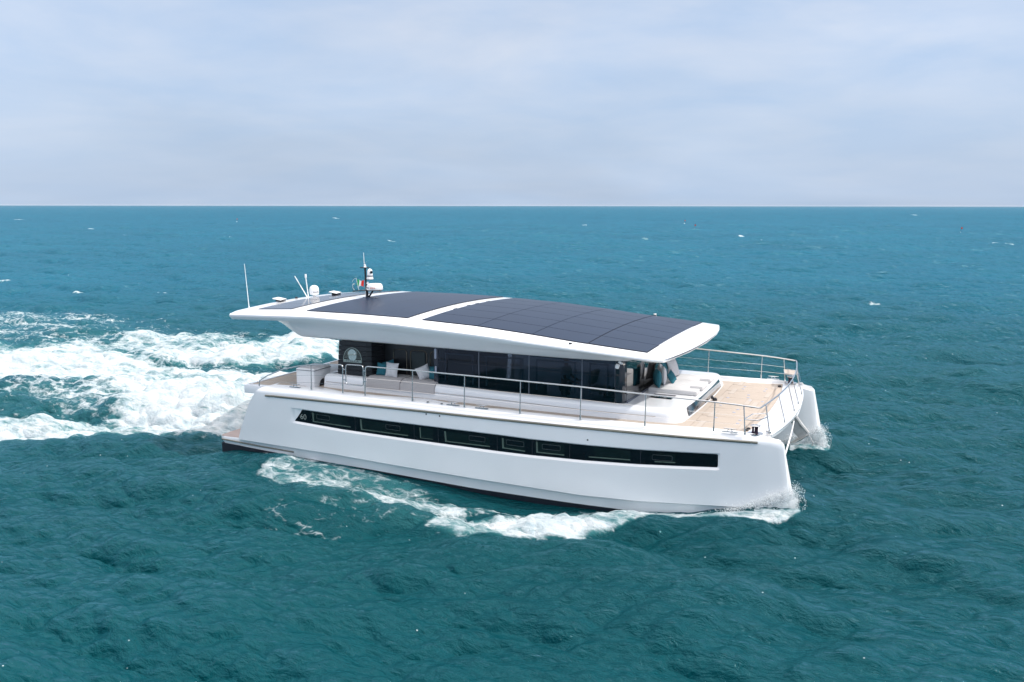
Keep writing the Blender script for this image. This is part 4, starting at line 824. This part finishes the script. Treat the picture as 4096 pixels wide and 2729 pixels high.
# natural small whitecaps on the steepest crests
foam = np.maximum(foam, np.clip((crest - .78) * 2.2, 0, .55) * (H5 > .6) * (Rg > 120))
# waterline next to the hulls: draw-down amidships, pile-up at bow and stern
WL = [(-3, 0), (0, .30), (.5, .40), (2.2, .32), (4.7, .15), (7.3, .02), (9.2, -.13), (10.5, -.17), (12, -.12), (13.3, -.06), (14.5, .0), (15.3, .06), (16.2, .28), (16.8, .36), (17.3, .38), (18, .2), (19, 0)]
side = np.interp(X0, [w[0] for w in WL], [w[1] for w in WL])
for s in (-1, 1):
    d = np.abs(Y0 - s * 3.9); wgt = np.exp(-(np.clip(d - .35, 0, 9) / .8) ** 2) * np.clip((X0 + 2.5) / 1.5, 0, 1) * np.clip((19.5 - X0) / 1.2, 0, 1)
    calm = np.exp(-(np.clip(d - .3, 0, 9) / .5) ** 2) * np.clip((X0 - .1) / .8, 0, 1) * np.clip((18.2 - X0) / 1.6, 0, 1)
    Zs = Zs * (1 - .75 * calm) + side * wgt
    DX *= (1 - .8 * calm); DY *= (1 - .8 * calm)
Zs -= .20
Zs -= 0
V = np.stack([X0 + DX, Y0 + DY, Zs], -1).reshape(-1, 3).astype(np.float32)
nr, ncol = X0.shape
idx = np.arange(nr * ncol).reshape(nr, ncol); q = np.stack([idx[:-1, :-1], idx[1:, :-1], idx[1:, 1:], idx[:-1, 1:]], -1).reshape(-1, 4).astype(np.int32)

me = bpy.data.meshes.new('sea'); me.vertices.add(len(V)); me.vertices.foreach_set('co', V.ravel()); me.loops.add(q.size); me.loops.foreach_set('vertex_index', q.ravel())
me.polygons.add(len(q)); me.polygons.foreach_set('loop_start', np.arange(0, q.size, 4, dtype=np.int32)); me.update(calc_edges=True)
me.shade_smooth()
at = me.attributes.new('foam', 'FLOAT', 'POINT'); at.data.foreach_set('value', foam.ravel().astype(np.float32))
sea = bpy.data.objects.new('sea', me); COL.objects.link(sea); tag(sea, 'choppy blue green sea with white wake and scattered whitecaps', 'water', kind='structure')
m = bpy.data.materials.new('sea_water'); m.use_nodes = True; t = m.node_tree; t.nodes.clear(); L = t.links.new
out = N(t, 'ShaderNodeOutputMaterial'); co = N(t, 'ShaderNodeTexCoord'); fa = N(t, 'ShaderNodeAttribute', attribute_name='foam')
def noise(scale, det, rough, dist=0.0, vec=None, mapping=None):
    v = co.outputs['Object'] if vec is None else vec
    if mapping:
        mp = N(t, 'ShaderNodeMapping'); mp.inputs['Scale'].default_value = mapping[0]; mp.inputs['Rotation'].default_value = (0, 0, mapping[1]); L(v, mp.inputs[0]); v = mp.outputs[0]
    n = N(t, 'ShaderNodeTexNoise', i_Scale=scale, i_Detail=det, i_Roughness=rough, i_Distortion=dist); L(v, n.inputs['Vector']); return n.outputs[0]
def math_(op, a, b=None, c=None, clamp=False):
    n = N(t, 'ShaderNodeMath', operation=op, use_clamp=clamp)
    for i, v in enumerate((a, b, c)):
        if v is None: continue
        if isinstance(v, (int, float)): n.inputs[i].default_value = v
        else: L(v, n.inputs[i])
    return n.outputs[0]
def mrange(v, a, b, c, d, smooth=True):
    n = N(t, 'ShaderNodeMapRange', interpolation_type='SMOOTHSTEP' if smooth else 'LINEAR', i_1=a, i_2=b, i_3=c, i_4=d); L(v, n.inputs[0]); return n.outputs[0]
def N_sep(c):
    n = N(t, 'ShaderNodeSeparateColor'); L(c, n.inputs[0]); return n.outputs[0]
# ripples
pv = N(t, 'ShaderNodeVectorMath', operation='DISTANCE'); L(co.outputs['Object'], pv.inputs[0]); pv.inputs[1].default_value = (10, 0, 0)
r1 = noise(.9, 3, .6, .3, mapping=((1, 2.4, 1), -.05)); r2 = noise(3.2, 5, .65, .4, mapping=((1, 2.2, 1), .08)); r3 = noise(14, 3, .6, .2)
r0 = noise(.16, 4, .62, .3, mapping=((1, 2.8, 1), 0))
dgate = mrange(pv.outputs['Value'], 150, 700, 0, 1)
bh = math_('ADD', math_('MULTIPLY', r1, .20), math_('ADD', math_('MULTIPLY', r2, .090), math_('MULTIPLY', r3, .016)))
bh = math_('ADD', bh, math_('MULTIPLY', math_('MULTIPLY', r0, dgate), 1.1))
bump = N(t, 'ShaderNodeBump', i_Strength=.9, i_Distance=1.0); L(bh, bump.inputs['Height'])
# foam mask
fv = co.outputs['Object']
dn = N(t, 'ShaderNodeTexNoise', i_Scale=1.6, i_Detail=3.0); L(fv, dn.inputs['Vector'])
dm2 = N(t, 'ShaderNodeVectorMath', operation='MULTIPLY_ADD'); L(dn.outputs['Color'], dm2.inputs[0]); dm2.inputs[1].default_value = (.9, .9, .9); L(fv, dm2.inputs[2])
def vor(scale, mp_):
    mp = N(t, 'ShaderNodeMapping'); mp.inputs['Scale'].default_value = mp_; L(dm2.outputs[0], mp.inputs[0])
    n = N(t, 'ShaderNodeTexVoronoi', feature='DISTANCE_TO_EDGE', i_Scale=scale); L(mp.outputs[0], n.inputs['Vector']); return n.outputs['Distance']
lace = math_('ADD', mrange(vor(1.5, (.6, 1, 1)), 0, .22, .5, -.12), mrange(vor(4.0, (.7, 1, 1)), 0, .2, .28, -.08))
big = noise(.42, 8, .66, .9, mapping=((.26, 1, 1), .10)); fine = noise(4.5, 7, .7, .6, mapping=((.30, 1, 1), .10))
raw = math_('ADD', fa.outputs['Fac'], math_('MULTIPLY', math_('SUBTRACT', big, .5), 1.9))
raw = math_('ADD', raw, math_('MULTIPLY', math_('SUBTRACT', fine, .5), 1.1)); raw = math_('ADD', raw, math_('MULTIPLY', lace, math_('MULTIPLY', math_('SUBTRACT', 1.2, fa.outputs['Fac'], None, True), .62)))
gate = mrange(fa.outputs['Fac'], .02, .35, 0, 1)
fm = math_('MULTIPLY', mrange(raw, .62, 1.10, 0, 1), gate)
fshade = noise(3.2, 8, .72, .5, mapping=((.45, 1, 1), 0))
fcol = N(t, 'ShaderNodeValToRGB'); L(fshade, fcol.inputs[0]); fcol.color_ramp.elements[0].position = .25; fcol.color_ramp.elements[0].color = (.27, .39, .45, 1); fcol.color_ramp.elements[1].position = .6; fcol.color_ramp.elements[1].color = (.64, .68, .70, 1)  # foam shading put into its colour: streaky noise, grey-blue shadows to white
# body colour: greener close in, bluer far out, paler where aerated
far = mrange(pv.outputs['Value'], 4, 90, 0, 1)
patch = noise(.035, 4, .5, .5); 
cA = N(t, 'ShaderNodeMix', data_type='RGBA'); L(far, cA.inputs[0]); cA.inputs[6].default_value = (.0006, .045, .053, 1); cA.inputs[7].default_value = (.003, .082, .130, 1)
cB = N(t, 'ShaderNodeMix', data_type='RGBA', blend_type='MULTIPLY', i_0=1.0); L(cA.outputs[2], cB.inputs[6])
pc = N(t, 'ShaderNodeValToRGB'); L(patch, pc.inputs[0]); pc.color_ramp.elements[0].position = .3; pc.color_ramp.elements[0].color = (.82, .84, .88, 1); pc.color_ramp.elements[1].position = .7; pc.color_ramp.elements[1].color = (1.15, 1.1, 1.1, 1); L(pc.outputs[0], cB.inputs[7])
aer = math_('MULTIPLY', mrange(math_('ADD', fa.outputs['Fac'], math_('MULTIPLY', math_('SUBTRACT', big, .5), .8)), .35, 1.1, 0, 1), gate)
cC = N(t, 'ShaderNodeMix', data_type='RGBA'); L(math_('MULTIPLY', aer, .7), cC.inputs[0]); L(cB.outputs[2], cC.inputs[6]); cC.inputs[7].default_value = (.06, .23, .24, 1)
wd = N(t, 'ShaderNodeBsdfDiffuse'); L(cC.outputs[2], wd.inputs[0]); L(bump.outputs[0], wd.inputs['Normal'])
wg = N(t, 'ShaderNodeBsdfGlossy', i_Roughness=.09); wg.inputs[0].default_value = (.50, .86, 1.0, 1); L(bump.outputs[0], wg.inputs['Normal'])
wf = N(t, 'ShaderNodeFresnel', i_IOR=1.34); L(bump.outputs[0], wf.inputs['Normal'])
wx = math_('MULTIPLY', math_('MAXIMUM', math_('SUBTRACT', wf.outputs[0], .014), .004), 1.55)
wfac = math_('DIVIDE', wx, math_('MULTIPLY_ADD', wx, 1.6, 1.0))
wp = N(t, 'ShaderNodeMixShader'); L(wfac, wp.inputs[0]); L(wd.outputs[0], wp.inputs[1]); L(wg.outputs[0], wp.inputs[2])
fb = noise(12, 5, .7); fbump = N(t, 'ShaderNodeBump', i_Strength=.8, i_Distance=.12); L(math_('ADD', fb, math_('MULTIPLY', fm, .5)), fbump.inputs['Height'])
fp_ = N(t, 'ShaderNodeBsdfPrincipled', i_Roughness=.85); L(fcol.outputs[0], fp_.inputs['Base Color']); L(fbump.outputs[0], fp_.inputs['Normal']); fp_.inputs['Specular IOR Level'].default_value = .2
vf = N(t, 'ShaderNodeTexVoronoi', feature='F1', i_Scale=3.0); L(fv, vf.inputs['Vector'])
fleck = math_('MULTIPLY', math_('LESS_THAN', vf.outputs['Distance'], .05), math_('GREATER_THAN', N_sep(vf.outputs['Color']), .55))
fleck = math_('MULTIPLY', fleck, mrange(noise(.16, 3, .6), .50, .56, 0, 1)); fleck = math_('MULTIPLY', fleck, math_('LESS_THAN', pv.outputs['Value'], 34.0))
ms = N(t, 'ShaderNodeMixShader'); L(math_('MAXIMUM', fm, fleck), ms.inputs[0]); L(wp.outputs[0], ms.inputs[1]); L(fp_.outputs[0], ms.inputs[2]); L(ms.outputs[0], out.inputs[0])
me.materials.append(m)
# ------------------------------------------------------------------ spray: many small drops and clots of water
def spray_mat(name):
    m = bpy.data.materials.new(name); m.use_nodes = True; t = m.node_tree; t.nodes.clear(); a = N(t, 'ShaderNodeBsdfDiffuse'); b = N(t, 'ShaderNodeBsdfTranslucent'); a.inputs[0].default_value = b.inputs[0].default_value = (.93, .95, .96, 1)
    x = N(t, 'ShaderNodeMixShader', i_0=.5); t.links.new(a.outputs[0], x.inputs[1]); t.links.new(b.outputs[0], x.inputs[2]); o = N(t, 'ShaderNodeOutputMaterial'); t.links.new(x.outputs[0], o.inputs[0]); return m
SPRAY = spray_mat('spray_water')
SHEET = bpy.data.materials.new('spray_sheet'); SHEET.use_nodes = True; t2 = SHEET.node_tree; t2.nodes.clear()
c2 = N(t2, 'ShaderNodeTexCoord'); m2 = N(t2, 'ShaderNodeMapping'); m2.inputs['Scale'].default_value = (.7, 1, 1.0); t2.links.new(c2.outputs['Object'], m2.inputs[0])
k1 = N(t2, 'ShaderNodeTexNoise', i_Scale=7.0, i_Detail=9.0, i_Roughness=.72, i_Distortion=.6); t2.links.new(m2.outputs[0], k1.inputs['Vector'])
ae = N(t2, 'ShaderNodeAttribute', attribute_name='thick')
ad = N(t2, 'ShaderNodeMath', operation='ADD'); t2.links.new(k1.outputs[0], ad.inputs[0]); t2.links.new(ae.outputs['Fac'], ad.inputs[1])
mr = N(t2, 'ShaderNodeMapRange', i_1=.62, i_2=.92, i_3=0, i_4=.98); t2.links.new(ad.outputs[0], mr.inputs[0])
d2 = N(t2, 'ShaderNodeBsdfDiffuse'); r2_ = N(t2, 'ShaderNodeValToRGB'); t2.links.new(k1.outputs[0], r2_.inputs[0]); r2_.color_ramp.elements[0].position = .35; r2_.color_ramp.elements[0].color = (.62, .70, .72, 1); r2_.color_ramp.elements[1].position = .6; r2_.color_ramp.elements[1].color = (.92, .94, .95, 1); t2.links.new(r2_.outputs[0], d2.inputs[0])
b2_ = N(t2, 'ShaderNodeBump', i_Strength=.8, i_Distance=.06); t2.links.new(k1.outputs[0], b2_.inputs['Height']); t2.links.new(b2_.outputs[0], d2.inputs['Normal'])
tr2 = N(t2, 'ShaderNodeBsdfTransparent'); x2 = N(t2, 'ShaderNodeMixShader'); t2.links.new(mr.outputs[0], x2.inputs[0]); t2.links.new(tr2.outputs[0], x2.inputs[1]); tl2 = N(t2, 'ShaderNodeBsdfTranslucent'); t2.links.new(r2_.outputs[0], tl2.inputs[0]); x3 = N(t2, 'ShaderNodeMixShader', i_0=.45); t2.links.new(d2.outputs[0], x3.inputs[1]); t2.links.new(tl2.outputs[0], x3.inputs[2]); t2.links.new(x3.outputs[0], x2.inputs[2])
o2 = N(t2, 'ShaderNodeOutputMaterial'); t2.links.new(x2.outputs[0], o2.inputs[0])
TOPZ = [(15.2, -.05), (15.9, .06), (16.5, .24), (16.93, .46), (17.3, .64), (17.74, .86), (17.95, .88), (18.10, .55), (18.2, .1)]
def sheet(s, outer, sc, off, ph):
    nx, nz = 90, 26; V_ = []; A_ = []
    for i in range(nx + 1):
        u = i / nx; X = 15.2 + 3.0 * u
        for j in range(nz + 1):
            v = j / nz; top = ip(X, TOPZ) * sc; z = -.34 + (top + .34) * v
            if outer: y = min(ip(X, YOUT), 4.2) if X < 17.6 else 3.90 - (X - 17.6) * .35
            else: y = max(ip(X, YIN) - .0, 2.9) if X < 17.6 else 3.74
            bell = off + .40 * (1 - v) ** 2.2 * (.35 + .65 * u) + .02 * math.sin(9 * X + 7 * z + ph) + .015 * math.sin(23 * X - 11 * z + ph)
            y = y + bell if outer else y - bell
            V_.append((X + .05 * (1 - v) * (1 if X > 17.6 else 0), s * y, z)); A_.append(min(1, .80 * min(1, (1 - v) * 2.6 + .12) * min(1, u * 4) * min(1, (1 - u) * 9) + .0) * (.80 if v > .05 else .55))
    F_ = [(i * (nz + 1) + j, (i + 1) * (nz + 1) + j, (i + 1) * (nz + 1) + j + 1, i * (nz + 1) + j + 1) for i in range(nx) for j in range(nz)]
    return V_, F_, A_
def spray(name, gen, count, label, seed, sheets=()):
    g = random.Random(seed); vs = []; fs = []
    base = [(1, 0, 0), (-1, 0, 0), (0, 1, 0), (0, -1, 0), (0, 0, 1), (0, 0, -1)]; fc = [(0, 2, 4), (2, 1, 4), (1, 3, 4), (3, 0, 4), (2, 0, 5), (1, 2, 5), (3, 1, 5), (0, 3, 5)]
    for _ in range(count):
        p, r = gen(g); b = len(vs)
        st = g.uniform(.7, 1.8); an_ = g.uniform(-1, 1)
        for q in base:
            vs.append((p[0] + q[0] * r * g.uniform(.7, 1.3) * st, p[1] + q[1] * r * g.uniform(.7, 1.3), p[2] + q[2] * r * g.uniform(.7, 1.3)))
        fs += [tuple(i + b for i in f) for f in fc]
    at_ = [0.0] * len(vs); nf0 = len(fs)
    for (V_, F_, A_) in sheets:
        b = len(vs); vs += V_; fs += [tuple(i + b for i in f) for f in F_]; at_ += A_
    o = mesh_obj(name, vs, fs, [SPRAY, SHEET], None, True, 180)
    aa = o.data.attributes.new('thick', 'FLOAT', 'POINT'); aa.data.foreach_set('value', at_)
    for p in o.data.polygons[nf0:]: p.material_index = 1
    tag(o, label, 'spray', kind='stuff'); return o
def bow_gen(s):
    def g_(g):
        t = g.random() ** .6            # 0 aft .. 1 at the stem
        X = 15.6 + t * 2.45
        top = ip(X, [(15.6, -.10), (16.5, .22), (16.93, .42), (17.3, .60), (17.74, .82), (17.9, .86), (18.05, .3)])
        bot = ip(X, [(15.6, -.25), (16.6, .02), (17.2, .0), (17.9, -.05), (18.05, -.05)])
        if s > 0: top *= .85
        v = g.random() ** 1.1; z = bot + (top - bot) * v
        off = .05 + (1 - v) * .28 * g.random() + .03 * g.random()
        y = ip(X, YOUT) + off * (1 if s < 0 else 1)
        if X > 17.75: y = 3.84 + g.uniform(-.25, .3) * (1.2 - v * .6)
        if s > 0:  # far hull seen from its inner side
            y = ip(min(X, 17.6), YIN) - off if g.random() < .8 else y
        if g.random() < .35: z = z + (top - z) * .8 + abs(g.gauss(0, .09)); X += g.uniform(0, .22); return (X, s * y, z), g.uniform(.004, .010)
        return (X, s * y, z), abs(g.gauss(.001, .005)) + .0025
    return g_
spray('bow_spray', bow_gen(-1), 4500, 'white spray climbing the near bow where it cuts the water', 3, [sheet(-1, True, 1, .03, 0), sheet(-1, True, .8, .12, 2)])
spray('bow_spray', bow_gen(1), 3500, 'white spray bursting round the far bow', 4, [sheet(1, False, .95, .03, 1), sheet(1, False, .8, .13, 3), sheet(1, True, .9, .05, 2)])
def stern_gen(g):
    k = g.randrange(3)
    if k == 0: x = g.gauss(-.9, .7); y = g.gauss(-2.6, .7); 
    elif k == 1: x = g.gauss(-2.6, 1.6); y = g.gauss(-2.4, .8)
    else: x = g.gauss(-1.5, 1.0); y = g.gauss(1.5, 1.2)
    h = .55 * math.exp(-((x + 1.2) / 2.2) ** 2)
    return (x, y, -.15 + g.random() ** 1.5 * (h + .15)), abs(g.gauss(.012, .008)) + .004
# ------------------------------------------------------------------ buoys far out
for (bx, by, lab) in ((-272.2, 327.6, 'tiny red and white marker buoy far out left of the radar mast'), (-47.6, 287.2, 'red flag marker buoy, nearer of the pair beyond the front half of the roof'), (33.1, 281.8, 'red flag marker buoy far out near the right edge'), (-72.5, 381.8, 'fainter red flag marker buoy, farther of the pair beyond the front half of the roof')):
    b = empty('marker_buoy', (bx, by, -.1)); tag(b, lab, 'buoy', 'marker buoys far out at sea')
    MB().lathe([(.05, -.3), (.2, -.1), (.22, .1), (.15, .2), (.05, .25)], (0, 0, 0), 12).build('float', WFL, b)
    MB().tube([(0, 0, .2), (.08, 0, 1.7)], .03, 6).build('pole', BLACK, b)
    MB().prism([(.06, 1.1), (.5, 1.2), (.48, 1.6), (.08, 1.65)], -.03, .03, 'y').build('flag', BUOYR, b, False)
hb = MB().b6(-11500, 9500, -400, 11500, -3.5, 9.4).build('haze', None, None, False); tag(hb, 'thin pale sea haze over the water', 'haze', kind='stuff')
hm = bpy.data.materials.new('haze_air'); hm.use_nodes = True; ht_ = hm.node_tree; ht_.nodes.clear()
hv = N(ht_, 'ShaderNodeVolumePrincipled', i_Density=0.00002); hv.inputs['Color'].default_value = (.93, .96, 1, 1); ho = N(ht_, 'ShaderNodeOutputMaterial'); ht_.links.new(hv.outputs[0], ho.inputs['Volume']); hb.data.materials.append(hm)
SC.cycles.max_bounces = 8; SC.cycles.transparent_max_bounces = 12; SC.cycles.use_denoising = True
